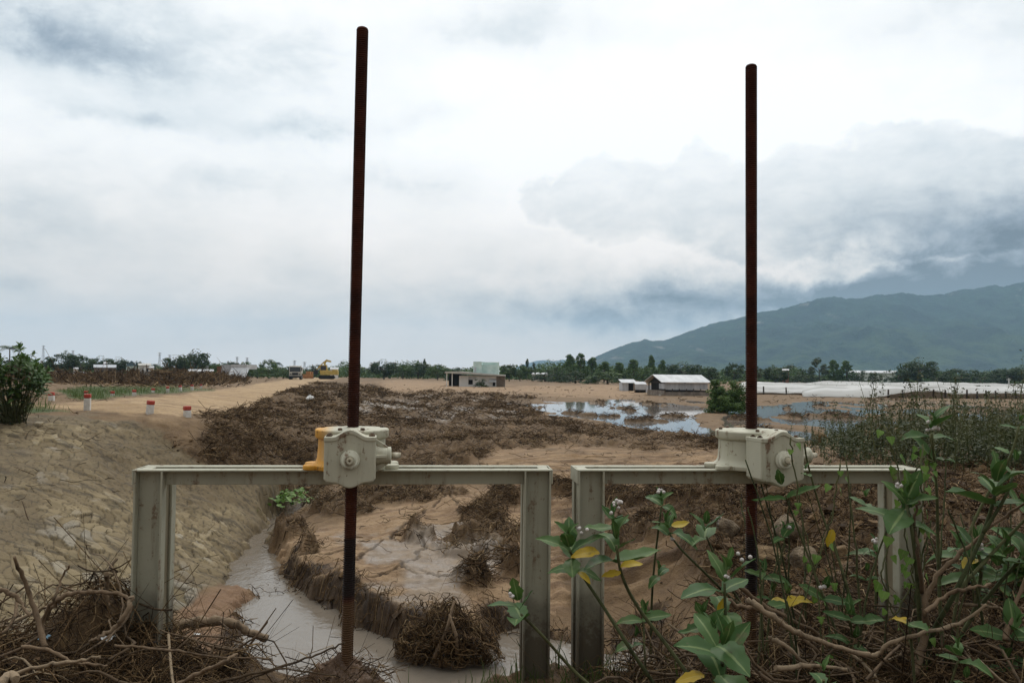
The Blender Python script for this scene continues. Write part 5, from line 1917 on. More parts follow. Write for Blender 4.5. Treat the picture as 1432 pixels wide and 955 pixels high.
# foreground piles: left of the near gate and in the right-hand thicket
wl = fgm * inview * ((PXg < 345) | (PXg > 880)) * rowd * (VTX[:, 1] > 2.3)
wl = wl * (0.35 + sstep(-.2, .3, fbm(VTX[:, 0] * 2.2, VTX[:, 1] * 2.2, 3, 540)))
N = 9000
P = sample(wl, N, rng)
P[:, 2] += rng.uniform(-.02, .09, N)
L_ = rng.gamma(2.0, .075, N) + .05
tw = twig_mesh('flood_debris', P, rng.uniform(0, 6.28, N), rng.normal(.02, .24, N), L_, rng.uniform(.0008, .0028, N), rng.uniform(0, 1, N) ** 1.5, rng, pts=6, bend=1.0)
tag(link_mesh('flood_debris', tw, TWIG), 'dark tangle of twigs and straw piled round the feet of the gates', 'debris', kind='stuff')
N = 3200
P = sample(wl, N, rng)
P[:, 2] += rng.uniform(0, .09, N)
tag(link_mesh('flood_debris', ground_strands('flood_debris', P, rng.uniform(.02, .055, N), 10, rng.uniform(.0012, .004, N), rng.uniform(0, 1, N) ** 1.2, .05, rng), TWIG),
    'curling roots and vines tangled round the feet of the gates', 'debris', kind='stuff')
N = 420
P = sample(wl, N, rng)
P[:, 2] += rng.uniform(.02, .16, N)
tw = twig_mesh('flood_debris', P, rng.uniform(0, 6.28, N), rng.normal(.05, .2, N), rng.gamma(3, .10, N) + .12, rng.uniform(.003, .0075, N), rng.uniform(0, 1, N), rng, seg=5, pts=7, bend=.45)
tag(link_mesh('flood_debris', tw, STICK), 'pale bare sticks lying on the tangle round the feet of the gates', 'debris', kind='stuff')
# dead leaves in the foreground litter
N = 1500
P = sample(wl, N, rng)
P[:, 2] += rng.uniform(.01, .08, N)
V, Q, T = leaf_cloud(P, .022, rng.normal(0, .6, (N, 3)) + np.array([0, 0, .7]), rng, rng.uniform(0, 1, N), 1.2)
tag(link_mesh('leaf_litter', np_mesh('leaf_litter', V, Q, False, {'tint': T}), twig_mat('dead_leaf', (.03, .02, .012), (.10, .06, .03), (.22, .15, .07))),
    'brown dead leaves scattered in the tangle near the gates', 'leaf litter', kind='stuff')


# clods of mud along the bank and the cut edge
def blob_verts(n, rng):
    ico = [(0, 0, 1)] + [(math.cos(a) * .89, math.sin(a) * .89, .45) for a in np.arange(5) * 1.2566] + [(math.cos(a + .63) * .89, math.sin(a + .63) * .89, -.45) for a in np.arange(5) * 1.2566] + [(0, 0, -1)]
    return np.array(ico)


ICO = blob_verts(1, rng)
ICOF = np.array([(0, 1 + i, 1 + (i + 1) % 5) for i in range(5)] + [(1 + i, 6 + i, 1 + (i + 1) % 5) for i in range(5)] + [(6 + i, 6 + (i + 1) % 5, 1 + (i + 1) % 5) for i in range(5)] + [(11, 6 + (i + 1) % 5, 6 + i) for i in range(5)])
wc = (AT['deb'] * (PXg < 560) * (PYg < 700) + AT['cutd'] * .12 + AT['deb'] * (PXg > 980) * .7 + .004) * inview * ~fgm * rowd * (VTX[:, 1] > 7) * (VTX[:, 1] < 60) * (1 - AT['road']) * (1 - AT['wet']) * (1 - AT['stone'])
N = 3800
P = sample(wc, N, rng)
S = rng.gamma(1.6, .017, N) * np.maximum(1, P[:, 1] / 22) ** .5 + .010
V = P[:, None] + ICO[None] * (1 + rng.normal(0, .28, (N, 12, 1))) * S[:, None, None] * np.array([1.2, 1.2, .7])
F3 = (ICOF[None] + (np.arange(N) * 12)[:, None, None]).reshape(-1, 3)
tag(link_mesh('mud_clods', np_mesh('mud_clods', V.reshape(-1, 3), F3, False, {'tint': np.repeat(rng.uniform(0, .75, N), 12)}), TWIG),
    'dark clods of earth on the slopes and along the cut bank', 'clods', kind='stuff')

# ------------------------------------------------------------------ leafy plants near the camera
def milk_leaf_mat(name, c1, c2, rib):
    m = Mat(name)
    t, r = m.attr('tint'), m.attr('rib')
    n = m.noise(30, 5)
    c = m.mix(c1, c2, (t * .7 + n * .3))
    c = m.mix(c, rib, r.step(.16, .04) * .75)
    c = m.mix(c, (.11, .085, .045), m.noise(14, 6, .7).step(.55, .68) * .6)
    c = m.mix(c, (.055, .038, .02), m.noise(60, 4, .7).step(.62, .70) * .8)
    m.base(c)
    m.rough(.55)
    m.spec(.22)
    m.bump(n, .15, .003)
    tr = m.nt.nodes.new('ShaderNodeBsdfTranslucent')
    m.nt.links.new(c, tr.inputs[0])
    mx = m.nt.nodes.new('ShaderNodeMixShader')
    mx.inputs[0].default_value = .22
    m.nt.links.new(m.p.outputs[0], mx.inputs[1])
    m.nt.links.new(tr.outputs[0], mx.inputs[2])
    m.nt.links.new(mx.outputs[0], m.out.inputs[0])
    return m.m


LEAF = milk_leaf_mat('waxy_leaf', (.028, .076, .017), (.076, .138, .034), (.18, .24, .09))
YLEAF = milk_leaf_mat('yellowed_leaf', (.34, .22, .015), (.46, .34, .03), (.40, .30, .06))
VLEAF = milk_leaf_mat('vine_leaf', (.075, .150, .024), (.150, .250, .050), (.16, .25, .06))
FLOWER = simple('pale_flower', (.42, .38, .36), (.58, .54, .50), 30, .7, 0)


class Leaves:
    def __init__(self): self.V, self.Q, self.T, self.R = [], [], [], []

    def leaf(self, base, d, nrm, L, Wd, curl=.25, fold=.25, tint=.5, shape='oval', n=8):
        d = Vector(d).normalized()
        nrm = Vector(nrm)
        s = d.cross(nrm)
        if s.length < 1e-4: s = d.orthogonal()
        s.normalize()
        u = s.cross(d).normalized()
        b0 = len(self.V)
        for i in range(n + 1):
            t = i / n
            if shape == 'oval': w = math.sin(math.pi * min(1, max(0, .03 + .96 * t)) ** .85) ** .75
            else: w = (math.sin(math.pi * (.12 + .88 * t) ** .6)) ** .9 * (1.1 - .4 * t)
            w *= Wd / 2 * (1 + .10 * math.sin(t * 23 + tint * 50) - (.45 if (tint * 37 % 1) < .22 and abs(t - (.35 + .4 * (tint * 11 % 1))) < .08 else 0))
            c = Vector(base) + d * (L * t) + u * (-curl * L * (t - .25) ** 2 + .03 * L * math.sin(5 * t + tint * 9))
            for k in (-1, -.5, 0, .5, 1):
                self.V.append(c + s * (k * w) + u * (abs(k) * w * fold + .02 * L * math.sin(t * 13 + k * 3 + tint * 20) * abs(k)))
                self.T.append(tint)
                self.R.append(abs(k))
        for i in range(n):
            for k in range(4):
                a = b0 + i * 5 + k
                self.Q.append((a, a + 1, a + 6, a + 5))
        return self

    def build(self, name, mat, parent):
        if not self.V: return
        me = np_mesh(name, np.array([tuple(v) for v in self.V]) - np.array(parent.location), np.array(self.Q), True, {'tint': self.T, 'rib': self.R})
        return link_mesh(name, me, mat, parent)


def rosette(lv, c, axis, L, pairs, rnd, yl=None, spread=1.0):
    axis = Vector(axis).normalized()
    a = axis.orthogonal().normalized()
    b = axis.cross(a)
    ph = rnd.uniform(0, 6.28)
    for k in range(pairs):
        f = k / max(1, pairs - 1)
        el = math.radians((10 + 62 * f) * (2 - spread))
        for s in (0, 1):
            an = ph + k * math.pi / 2 + s * math.pi + rnd.uniform(-.25, .25)
            out = a * math.cos(an) + b * math.sin(an)
            e_ = el + rnd.uniform(-.15, .2)
            d = out * math.cos(e_) + axis * math.sin(e_)
            n = axis * math.cos(e_) - out * math.sin(e_)
            l = L * (1.0 - .45 * f) * rnd.uniform(.66, 1.12)
            tgt = yl if (yl is not None and k == 0 and s == 0) else lv
            tgt.leaf(Vector(c) + axis * (L * .45 * (f - .5)), d, n, l, l * rnd.uniform(.40, .58), rnd.uniform(-.1, .75), rnd.uniform(.05, .5), rnd.random())


def px3(x, y, Y): return Vector(at(x, y, Y))


def plant(label, Y, stems, roses, flowers=(), yellow=(), seed=1, name='milkweed_plant', Yroot=None):
    """stems: list of (points in the photograph, radius px); roses: (x, y, leaf px, pairs, lean x, yellow?)"""
    rnd = random.Random(seed)
    x0, y0 = stems[0][0][0]
    base = px3(x0, y0, Y)
    base.z = gz1(base.x, base.y) if Y > 1.7 else base.z
    t = thing(name, base, label, 'plant')
    s = Y / FPX
    st = MB()
    for k, (pts, r) in enumerate(stems):
        P = [px3(x, y, Y + .05 * math.sin(i * 1.7 + seed + k)) for i, (x, y) in enumerate(pts)]
        if k == 0:
            g = gz1(P[0].x, P[0].y)
            if P[0].z > g - .02: P = [Vector((P[0].x + .02, P[0].y, g - .05))] + P
        sub = []
        for i in range(len(P) - 1):
            p_1 = P[max(i - 1, 0)]; p2 = P[min(i + 2, len(P) - 1)]
            for q in range(5):
                u = q / 5
                sub.append(0.5 * ((2 * P[i]) + (P[i + 1] - p_1) * u + (2 * p_1 - 5 * P[i] + 4 * P[i + 1] - p2) * u * u + (3 * P[i] - p_1 - 3 * P[i + 1] + p2) * u ** 3))
        sub.append(P[-1])
        n = len(sub)
        st.tint = rnd.random() * .9
        st.tube(sub, [r * s * (1.0 - .45 * i / n) for i in range(n)], 7)
    st.build('stem', STEM, t, origin=base)
    lv, yl = Leaves(), Leaves()
    for (x, y, lp, pairs, lean, hasy) in roses:
        c = px3(x, y, Y + rnd.uniform(-.03, .03))
        rosette(lv, c, (lean, rnd.uniform(-.6, .0), 1), lp * s, pairs, rnd, yl if hasy else None)
    for (x, y, lp, dx, dz) in yellow:
        lp *= .68
        yl.leaf(px3(x, y, Y - .04), (dx, rnd.uniform(-.4, .2), dz), (0.2, -.5, 1), lp * s, lp * s * .5, .3, .2, rnd.random())
    lv.build('foliage', LEAF, t)
    yl.build('yellow_leaf', YLEAF, t)
    if flowers:
        for (x, y, r, n) in flowers:
            fl = MB()
            for k in range(n):
                c = px3(x + rnd.uniform(-r, r), y + rnd.uniform(-r, r) * .7, Y - .02 + rnd.uniform(-.03, .03))
                q = rnd.uniform(2.2, 3.4) * s
                vs = [c + Vector(v) * q for v in ICO]
                fl.add(vs, [tuple(f) for f in ICOF], True)
            fl.build('flower_cluster', FLOWER, t, origin=base)
    return t


plant('leafy milkweed leaning in the gap between the two gates, yellow leaf under its rosette', 2.95,
      [([(930, 985), (882, 908), (845, 850), (812, 800), (797, 770)], 3.2)], [(797, 768, 66, 4, -.15, False), (806, 790, 50, 1, 0, False)], [(815, 742, 6, 4)], [(808, 800, 34, .5, -.25)], 3)
plant('milkweed plant with two bright yellow leaves and a flower head, against the right gate post', 2.95,
      [([(985, 985), (942, 915), (893, 850), (870, 805), (862, 762)], 3.4)], [(862, 770, 74, 3, 0, False), (858, 728, 46, 3, -.1, False)], [(856, 708, 14, 9)],
      [(868, 792, 44, 1.0, .35), (868, 800, 40, -1, -.08), (838, 772, 60, -1, .05)], 11)
plant('milkweed plant with broad dark leaves and a small pink-white flower, left of the black screw', 2.9,
      [([(1012, 985), (1015, 900), (1013, 815)], 3.2)], [(1013, 812, 74, 3, .05, False), (1012, 842, 64, 1, 0, False)], [(1013, 808, 6, 4), (1040, 780, 10, 3)], (), 21)
plant('big-leaved milkweed at the bottom edge of the photo, orange dead leaf beneath it', 2.25,
      [([(1020, 1010), (1012, 950), (1010, 925)], 4.5)], [(1010, 922, 112, 3, 0, False), (1000, 890, 66, 2, -.2, False)], [(1028, 915, 7, 6)], [(985, 945, 58, -1, -.15), (1006, 955, 50, -.4, -.3)], 31)
plant('small milkweed with a browning leaf between the flowering one and the big-leaved one', 2.95,
      [([(1000, 985), (995, 910), (985, 872)], 2.6)], [(985, 868, 52, 3, -.2, False)], (), [(1006, 858, 34, .3, 1)], 41)
plant('thin milkweed with two small rosettes on long stems left of the black screw', 4.3,
      [([(1110, 885), (1040, 850), (985, 800), (950, 765), (934, 742)], 2.3), ([(1040, 850), (1010, 800), (988, 750)], 2.0)],
      [(934, 738, 40, 3, -.1, False), (986, 742, 44, 3, .1, False), (922, 800, 26, 2, 0, False)], [(945, 750, 7, 4), (1000, 728, 7, 4)], (), 51)
plant('milkweed sprig with dark leaves just right of the black screw under the beam', 3.35,
      [([(1175, 905), (1150, 830), (1118, 745), (1098, 692)], 2.2)], [(1096, 688, 52, 2, -.3, False), (1096, 745, 30, 2, 0, False)], [(1100, 735, 5, 3)], (), 61)
plant('milkweed rosette hiding the top of the right-hand gate post', 3.1,
      [([(1288, 905), (1282, 800), (1275, 740), (1268, 705)], 3.6)], [(1268, 700, 66, 4, -.1, False), (1262, 722, 54, 1, 0, False)], [(1256, 680, 5, 4)], (), 71)
plant('tall milkweed rising above the right gate with a flower head beside the yellow boulder', 3.2,
      [([(1318, 905), (1312, 780), (1310, 690), (1303, 606)], 3.0)], [(1303, 600, 52, 3, .1, False), (1310, 632, 44, 1, .2, False)], [(1304, 596, 9, 8)], (), 81)
plant('spreading milkweed with the largest rosettes at the right edge of the thicket', 3.15,
      [([(1300, 900), (1335, 830), (1375, 745), (1392, 690)], 4.2), ([(1375, 745), (1408, 690), (1418, 655)], 2.6), ([(1335, 830), (1400, 760), (1445, 715)], 2.8)],
      [(1392, 688, 70, 4, .1, False), (1418, 652, 40, 2, .1, False), (1442, 712, 56, 3, .3, False)], (), (), 91)
plant('low milkweed with pale drooping leaves right of the overgrown post', 3.2,
      [([(1320, 925), (1360, 860), (1372, 800), (1368, 775)], 3.6), ([(1360, 860), (1420, 790), (1450, 770)], 3.0)],
      [(1366, 768, 56, 3, 0, True), (1362, 800, 58, 3, -.2, False), (1405, 775, 50, 3, .1, False), (1440, 768, 64, 3, .1, False)], [(1372, 764, 6, 4)], (), 101)
plant('dense milkweed clump with dark leaves behind the low branches at the right edge', 4.0,
      [([(1400, 880), (1400, 830), (1398, 800)], 3.6)], [(1395, 795, 70, 4, 0, False), (1425, 815, 74, 4, .2, False), (1370, 810, 56, 3, -.2, False), (1345, 770, 48, 3, -.3, False), (1440, 780, 70, 4, .2, False)], (), (), 111)
plant('seedling with upright leaves and a yellow leaf, left of two under the hanging yellow leaf', 3.2,
      [([(1115, 920), (1110, 880), (1100, 840)], 2.0)], [(1100, 838, 42, 2, 0, True)], (), (), 121)
plant('seedling with pale furry leaves, right one of two under the hanging yellow leaf', 3.3,
      [([(1165, 920), (1160, 880), (1152, 832)], 2.0)], [(1152, 830, 44, 2, 0, False)], [(1150, 820, 3, 4)], (), 131)
plant('single pair of bluish leaves sprouting from the long pale branch', 3.0,
      [([(1275, 905), (1272, 880), (1268, 866)], 2.2)], [(1268, 862, 40, 1, -.2, True)], (), (), 141)
plant('milkweed sprig with a white flower head in front of the near gate right post', 3.0,
      [([(850, 985), (800, 935), (760, 890), (728, 858)], 3.0)], [(727, 852, 58, 3, -.2, False)], [(712, 832, 8, 6)], (), 151)
plant('tall stem with a hanging yellow leaf over the mud right of the black screw', 3.3,
      [([(1210, 925), (1185, 820), (1150, 720), (1130, 650), (1125, 620)], 2.0), ([(1185, 820), (1170, 770), (1163, 745)], 1.6)], [(1126, 660, 18, 2, 0, False), (1210, 700, 26, 2, 0, False)],
      (), [(1164, 740, 36, -.3, -1)], 161)
plant('milkweed sprout at the bottom edge right of the big-leaved one', 2.6,
      [([(1150, 1000), (1150, 970), (1152, 950)], 3.0)], [(1152, 948, 44, 2, 0, False)], (), (), 171)
plant('milkweed tip with small grey leaves standing over the top right corner of the thicket', 3.4,
      [([(1330, 905), (1352, 760), (1382, 690), (1412, 640), (1425, 596)], 2.6)], [(1424, 594, 26, 2, .2, False), (1410, 628, 24, 1, 0, False)], (), (), 181)


rr_ = random.Random(404)
for k, (x, y, lp, Y, lab) in enumerate((
        (1225, 770, 38, 3.9, 'milkweed crown seen against the stained face of the right-hand post'),
        (1068, 800, 36, 3.5, 'low milkweed crown immediately right of the black screw, at mid height'),
        (1190, 860, 40, 3.2, 'low milkweed crown between the two seedlings and the right-hand post foot'),
        (1418, 880, 54, 3.0, 'milkweed with large leaves low at the right edge, below the dense clump'),
        (1340, 915, 44, 2.8, 'milkweed low at the bottom right, in front of the gnarled trunk'),
        (925, 700, 34, 4.4, 'small milkweed crown over the silt bank midway between post and black screw'),
        (900, 860, 40, 3.3, 'milkweed crown low between the right gate left post and the flowering milkweed'))):
    plant(lab, Y, [([(x + rr_.uniform(-25, 25), 960), (x + rr_.uniform(-14, 14), y + 120 if y < 800 else y + 50), (x, y + 8)], 2.2)],
          [(x, y, lp, 3, rr_.uniform(-.2, .2), False), (x + rr_.uniform(-16, 16), y + lp * .9, lp * .8, 2, rr_.uniform(-.3, .3), k % 4 == 1)], [(x, y - lp * .35, 5, 4)] if k % 5 == 0 else (), (), 500 + k)


# vines with heart-shaped leaves
def vine(label, Y, paths, dens, lp, seed):
    rnd = random.Random(seed)
    p0 = px3(*paths[0][0], Y)
    p0.z = gz1(p0.x, p0.y)
    t = thing('climbing_vine', p0, label, 'vine')
    s = Y / FPX
    st, lv = MB(), Leaves()
    for path in paths:
        P = [px3(x, y, Y + rnd.uniform(-.05, .05)) for x, y in path]
        if path is paths[0]: P = [Vector((P[0].x, P[0].y, p0.z - .03))] + P
        sub = []
        for a, b in zip(P[:-1], P[1:]):
            k = max(2, int((b - a).length / (7 * s)))
            for i in range(k): sub.append(a.lerp(b, i / k) + Vector((rnd.uniform(-1, 1), rnd.uniform(-1, 1), rnd.uniform(-1, 1))) * 1.6 * s)
        st.tint = .6
        st.tube(sub, 1.1 * s, 5)
        for p in sub:
            if rnd.random() < dens:
                a = rnd.uniform(0, 6.28)
                q = p + Vector((math.cos(a), math.sin(a) * .8, rnd.uniform(-.2, .4))) * 9 * s
                l = lp * s * rnd.uniform(.7, 1.3)
                lv.leaf(q, (math.cos(a) * .5, math.sin(a) * .4, -.8), (math.cos(a), -.8 + math.sin(a) * .4, .5), l, l * .95, .2, .12, rnd.random(), 'heart', 6)
    st.build('stem', STEM, t, origin=p0)
    lv.build('foliage', VLEAF, t)
    return t


vine('light green heart-leaved vine climbing over the right end of the far gate beam', 3.12,
     [[(1295, 900), (1275, 800), (1262, 720), (1255, 650), (1242, 610), (1235, 588)], [(1275, 800), (1290, 720), (1288, 650), (1292, 615)], [(1288, 700), (1300, 650), (1302, 600)], [(1262, 720), (1270, 680), (1290, 640), (1315, 650)]], .5, 13, 5)
vine('heart-leaved vine trailing on slender stems between the black screw and the right post', 3.2,
     [[(1150, 900), (1140, 800), (1120, 720), (1110, 650), (1105, 605)], [(1140, 800), (1165, 720), (1175, 640)], [(1190, 880), (1175, 830), (1150, 790)]], .22, 11, 6)
vine('heart-leaved vine creeping up the foot of the right-hand post', 3.1, [[(1290, 930), (1250, 860), (1232, 800), (1250, 740)], [(1250, 860), (1290, 800), (1300, 740)]], .3, 14, 8)


# slender bare stems of the thicket: nothing tells them apart
def slender(pts, r, Y, tint, name, label, cat, group=None, mat=None, seg=7):
    P = [px3(x, y, Y + .04 * math.sin(3.1 * i + x)) for i, (x, y) in enumerate(pts)]
    s = Y / FPX
    sub = []
    for i in range(len(P) - 1):
        p_1 = P[max(i - 1, 0)]; p2 = P[min(i + 2, len(P) - 1)]
        for q in range(6):
            u = q / 6
            v = 0.5 * ((2 * P[i]) + (P[i + 1] - p_1) * u + (2 * p_1 - 5 * P[i] + 4 * P[i + 1] - p2) * u * u + (3 * P[i] - p_1 - 3 * P[i + 1] + p2) * u ** 3)
            sub.append(v + Vector((random.gauss(0, 1), random.gauss(0, 1), random.gauss(0, 1))) * .28 * min(r, 4.0) * s * (.6 if r > 5 else 1))
    sub.append(P[-1])
    n = len(sub)
    m_ = MB()
    m_.tint = tint
    m_.tube(sub, [.8 * r * s * (1 - .5 * i / n) * random.uniform(.80, 1.2) for i in range(n)], seg)
    o = m_.build(name, mat or STICK, None, origin=P[0])
    o.location = P[0]
    return tag(o, label, cat, group)


random.seed(21)
for k in range(34):
    x0 = random.uniform(1065, 1440)
    y0 = random.uniform(860, 930)
    h = random.uniform(120, 290)
    lean = random.uniform(-.35, .35)
    if x0 + lean * h > 1330 and h > 230: h *= .8
    pts = [(x0, y0 + 30), (x0 + lean * h * .25, y0 - h * .3), (x0 + lean * h * .6, y0 - h * .65), (x0 + lean * h + random.uniform(-12, 12), y0 - h)]
    slender(pts, random.uniform(1.2, 2.4), random.uniform(3.0, 4.1), random.random() * .8, 'bare_stem', 'slender olive-brown stem rising from the thicket round the right gate',
            'stem', 'slender stems in the right-hand thicket', STEM, 6)

BR = [
    ([(-40, 985), (-5, 960), (14, 946), (22, 950)], 14, 2.6, .9, 'thick sawn branch end at the bottom left corner of the photo'),
    ([(58, 870), (75, 845), (95, 831), (130, 827), (165, 830), (182, 838)], 5.0, 3.15, .75, 'arched brown branch left of the near gate, over the tangle'),
    ([(184, 834), (176, 858), (160, 878), (140, 890), (124, 897)], 4.6, 3.1, .85, 'grey crooked branch hanging down beside the left gate post'),
    ([(62, 905), (48, 850), (34, 812), (20, 778)], 5.2, 3.0, .5, 'upright dark stick at the far left of the tangle'),
    ([(62, 900), (60, 868), (75, 838), (86, 808), (97, 790)], 3.2, 3.05, .5, 'thin upright twig beside the upright dark stick'),
    ([(225, 880), (262, 871), (300, 868), (328, 872), (350, 885), (374, 892)], 10.5, 3.95, .85, 'thick broken branch jutting over the stream beside the left gate post'),
    ([(160, 902), (200, 905), (250, 910), (300, 918), (380, 921)], 2.6, 3.0, .55, 'thin straight branch lying across the foot of the left gate post'),
    ([(240, 962), (280, 940), (312, 925), (332, 914)], 4.2, 2.8, .8, 'short pale stick at the bottom edge left of the stream'),
    ([(270, 965), (340, 945), (400, 930), (450, 912), (482, 898)], 2.6, 2.9, .1, 'dark thin branch reaching from the tangle towards the screw foot'),
    ([(330, 958), (385, 936), (420, 938), (470, 944)], 2.0, 2.9, .1, 'dark forked twig lying low before the stream'),
    ([(-10, 822), (12, 828), (28, 842), (40, 862)], 4.5, 3.0, .55, 'curved root at the left edge of the photo above the tangle'),
    ([(30, 905), (70, 910), (105, 925), (150, 930)], 3.4, 2.9, .8, 'crooked pale root lying flat in the left tangle'),
    ([(10, 945), (60, 930), (100, 925), (140, 918)], 4.2, 2.75, .9, 'pale stripped stick near the bottom left corner'),
    ([(150, 800), (148, 830), (152, 848)], 5.0, 3.3, .85, 'short broken stub standing in the tangle left of the near gate'),
    ([(1045, 838), (1075, 858), (1110, 882), (1150, 897), (1200, 912), (1225, 915), (1248, 898), (1290, 885), (1340, 872), (1380, 845)], 5.4, 3.0, .9, 'long pale branch snaking through the right-hand thicket'),
    ([(985, 832), (1030, 845), (1070, 855), (1110, 880), (1150, 915)], 5.0, 3.15, .8, 'brown branch slanting behind the black screw'),
    ([(1010, 800), (1060, 840), (1110, 868), (1150, 890), (1168, 920)], 4.2, 3.3, .65, 'second brown branch slanting above the one behind the black screw'),
    ([(1075, 890), (1100, 905), (1135, 935)], 5.0, 3.05, .9, 'short pale broken stick right of the black screw foot'),
    ([(1085, 935), (1130, 930), (1185, 936)], 5.2, 2.9, .9, 'pale stick lying level at the foot of the right-hand thicket'),
    ([(1280, 945), (1292, 890), (1294, 850), (1286, 800)], 7.5, 3.1, .45, 'gnarled brown trunk rising in front of the right-hand post'),
    ([(1292, 848), (1310, 805), (1345, 772), (1388, 735), (1440, 700)], 4.4, 3.15, .6, 'long branch rising to the right from the gnarled trunk'),
    ([(1292, 856), (1325, 832), (1355, 822), (1385, 816)], 4.0, 3.05, .8, 'low branch spreading right from the gnarled trunk'),
    ([(1290, 830), (1284, 770), (1278, 735), (1285, 700)], 3.8, 3.05, .2, 'dark sinuous stem climbing before the right-hand post'),
    ([(1405, 895), (1418, 850), (1440, 795)], 5.0, 3.0, .6, 'bent stem at the right edge of the photo'),
    ([(1340, 845), (1395, 850), (1440, 862)], 3.4, 3.1, .85, 'thin pale branch lying level at the right edge'),
]
for pts, r, Y, tint, lab in BR:
    slender(pts, r, Y, tint, 'branch', lab, 'branch', 'broken branches in the foreground tangle', STICK, 9)

# ------------------------------------------------------------------ bush at the left edge, on top of the stone bank
rnd = random.Random(77)
Yb = 15.8
base = Vector(at(20, 574, Yb)); base.z = gz1(base.x, base.y)
t = thing('bush', base, 'big grey-green leafy bush at the left edge on top of the stone bank', 'bush')
st, lv = MB(), Leaves()
s = Yb / FPX
for k in range(150):
    if k < 2: x, y = ((28, 488), (45, 496))[k]
    else:
        x = rnd.uniform(-75, 70)
        ymin = np.interp(x, [-75, -20, 20, 45, 70], [470, 500, 502, 505, 520])
        y = rnd.uniform(ymin, np.interp(x, [-75, 40, 70], [566, 562, 545]))
    c = px3(x, y, Yb + rnd.uniform(-.35, .35))
    rosette(lv, c, ((x - 5) / 120 + rnd.uniform(-.3, .3), rnd.uniform(-.6, .2), 1), rnd.uniform(11, 16) * s, 4, rnd)
    mid_ = base.lerp(c, .5) + Vector((rnd.uniform(-.1, .1), 0, -.1))
    st.tint = rnd.random() * .6
    st.tube([base + Vector((rnd.uniform(-.2, .2), rnd.uniform(-.15, .15), -.05)), mid_, c], [.009, .007, .004], 5)
st.build('stem', STEM, t, origin=base)
lv.build('foliage', LEAF, t)

# ------------------------------------------------------------------ weeds and grass
def weeds(name, label, P, H, nleaf, lsize, mat, seed, lean=.25, kind='weed'):
    rng = np.random.default_rng(seed)
    n = len(P)
    V, Q, T = [], [], []
    az_ = rng.uniform(0, 6.28, n)
    d = np.stack([np.cos(az_) * rng.uniform(0, lean, n), np.sin(az_) * rng.uniform(0, lean, n), np.ones(n)], -1)
    top = P + d * H[:, None]
    w = (H * .006 + .0015 if kind == 'weed' else H * .03)
    sd_ = np.stack([-np.sin(az_ + 1), np.cos(az_ + 1), 0 * az_], -1) * w[:, None]
    midp = P + d * H[:, None] * .55 - np.stack([np.cos(az_), np.sin(az_), 0 * az_], -1) * (H * lean * .12)[:, None]
    V = np.stack([P - sd_, P + sd_, midp + sd_ * .8, midp - sd_ * .8, top + sd_ * .25, top - sd_ * .25], 1).reshape(-1, 3)
    b = (np.arange(n) * 6)[:, None, None]
    Q = (b + np.array([[0, 1, 2, 3], [3, 2, 4, 5]])[None]).reshape(-1, 4)
    tt = rng.uniform(0, 1, n)
    T = np.repeat(tt, 6)
    if nleaf:
        ids = np.repeat(np.arange(n), nleaf)
        u = rng.uniform(.25, 1.02, len(ids))
        a2 = rng.uniform(0, 6.28, len(ids))
        off = np.stack([np.cos(a2), np.sin(a2), rng.uniform(-.1, .6, len(ids))], -1)
        C = P[ids] + d[ids] * (H[ids] * u)[:, None] + off * (lsize * 1.4 * (1.3 - .5 * u))[:, None]
        V2, Q2, T2 = leaf_cloud(C, lsize, off * .4 + np.array([0, 0, .8]), rng, np.clip(tt[ids] + rng.normal(0, .2, len(ids)), 0, 1), .8)
        Q = np.concatenate([Q, Q2 + len(V)])
        V = np.concatenate([V, V2]); T = np.concatenate([T, T2])
    return tag(link_mesh(name, np_mesh(name, V, Q, False, {'tint': T}), mat), label, name, kind='stuff')


wr_ = inview * ~fgm * rowd * (VTX[:, 1] > 8) * (VTX[:, 1] < 30)
ww = wr_ * sstep(1120, 1190, PXg + 40 * cl) * (PYg > 585) * (PYg < 665) * (.25 + cl)
P = sample(ww, 1500, rng)
weeds('weeds', 'tall olive weeds covering the bank top behind the right gate', P, rng.gamma(4, .085, 1500) + .08, 26, .030, leaf_mat('weed_leaf', (.030, .042, .014), (.085, .095, .036)), 3)
ww = wr_ * sstep(1210, 1300, PXg + 40 * cl) * (PYg > 600) * (PYg < 665) * (.3 + cl)
P = sample(ww, 520, rng)
weeds('weeds', 'taller dry weeds crowding the bank top at the right edge', P, rng.gamma(5, .14, 520) + .2, 30, .034, leaf_mat('dry_weed_leaf', (.036, .046, .016), (.100, .105, .042)), 13)
ww = wr_ * sstep(1000, 1120, PXg) * (PYg > 650) * (PYg < 800) * (cl > .7)
P = sample(ww, 330, rng)
weeds('weeds', 'thin scattered weeds on the dark slope behind the right gate', P, rng.gamma(4, .07, 330) + .06, 8, .024, leaf_mat('thin_weed_leaf', (.032, .050, .016), (.075, .100, .034)), 4)
ww = fgm * inview * rowd * (PYg > 900) * (((PXg > 560) & (PXg < 980)) + .3 * (PXg >= 980)) * (cl + .2)
P = sample(ww, 1300, rng)
weeds('grass', 'short green grass along the foot of the gates at the bottom edge', P, rng.gamma(3, .016, 1300) + .02, 0, .01, leaf_mat('grass_blade', (.035, .060, .012), (.085, .120, .030)), 5, .7, 'grass')
ww = inview * ~fgm * AT['grass'] * rowd * (VTX[:, 1] < 60) * (PXg < 340)
P = sample(ww, 7000, rng)
weeds('grass', 'patches of rough green grass beside the dirt road on the left', P, rng.gamma(3, .028, 7000) + .03, 0, .02, leaf_mat('verge_grass', (.045, .085, .016), (.10, .15, .035)), 6, .6, 'grass')
ww = inview * (PXg > 1130) * (PYg > 525) * (PYg < 548) * rowd
P = sample(ww, 6000, rng)
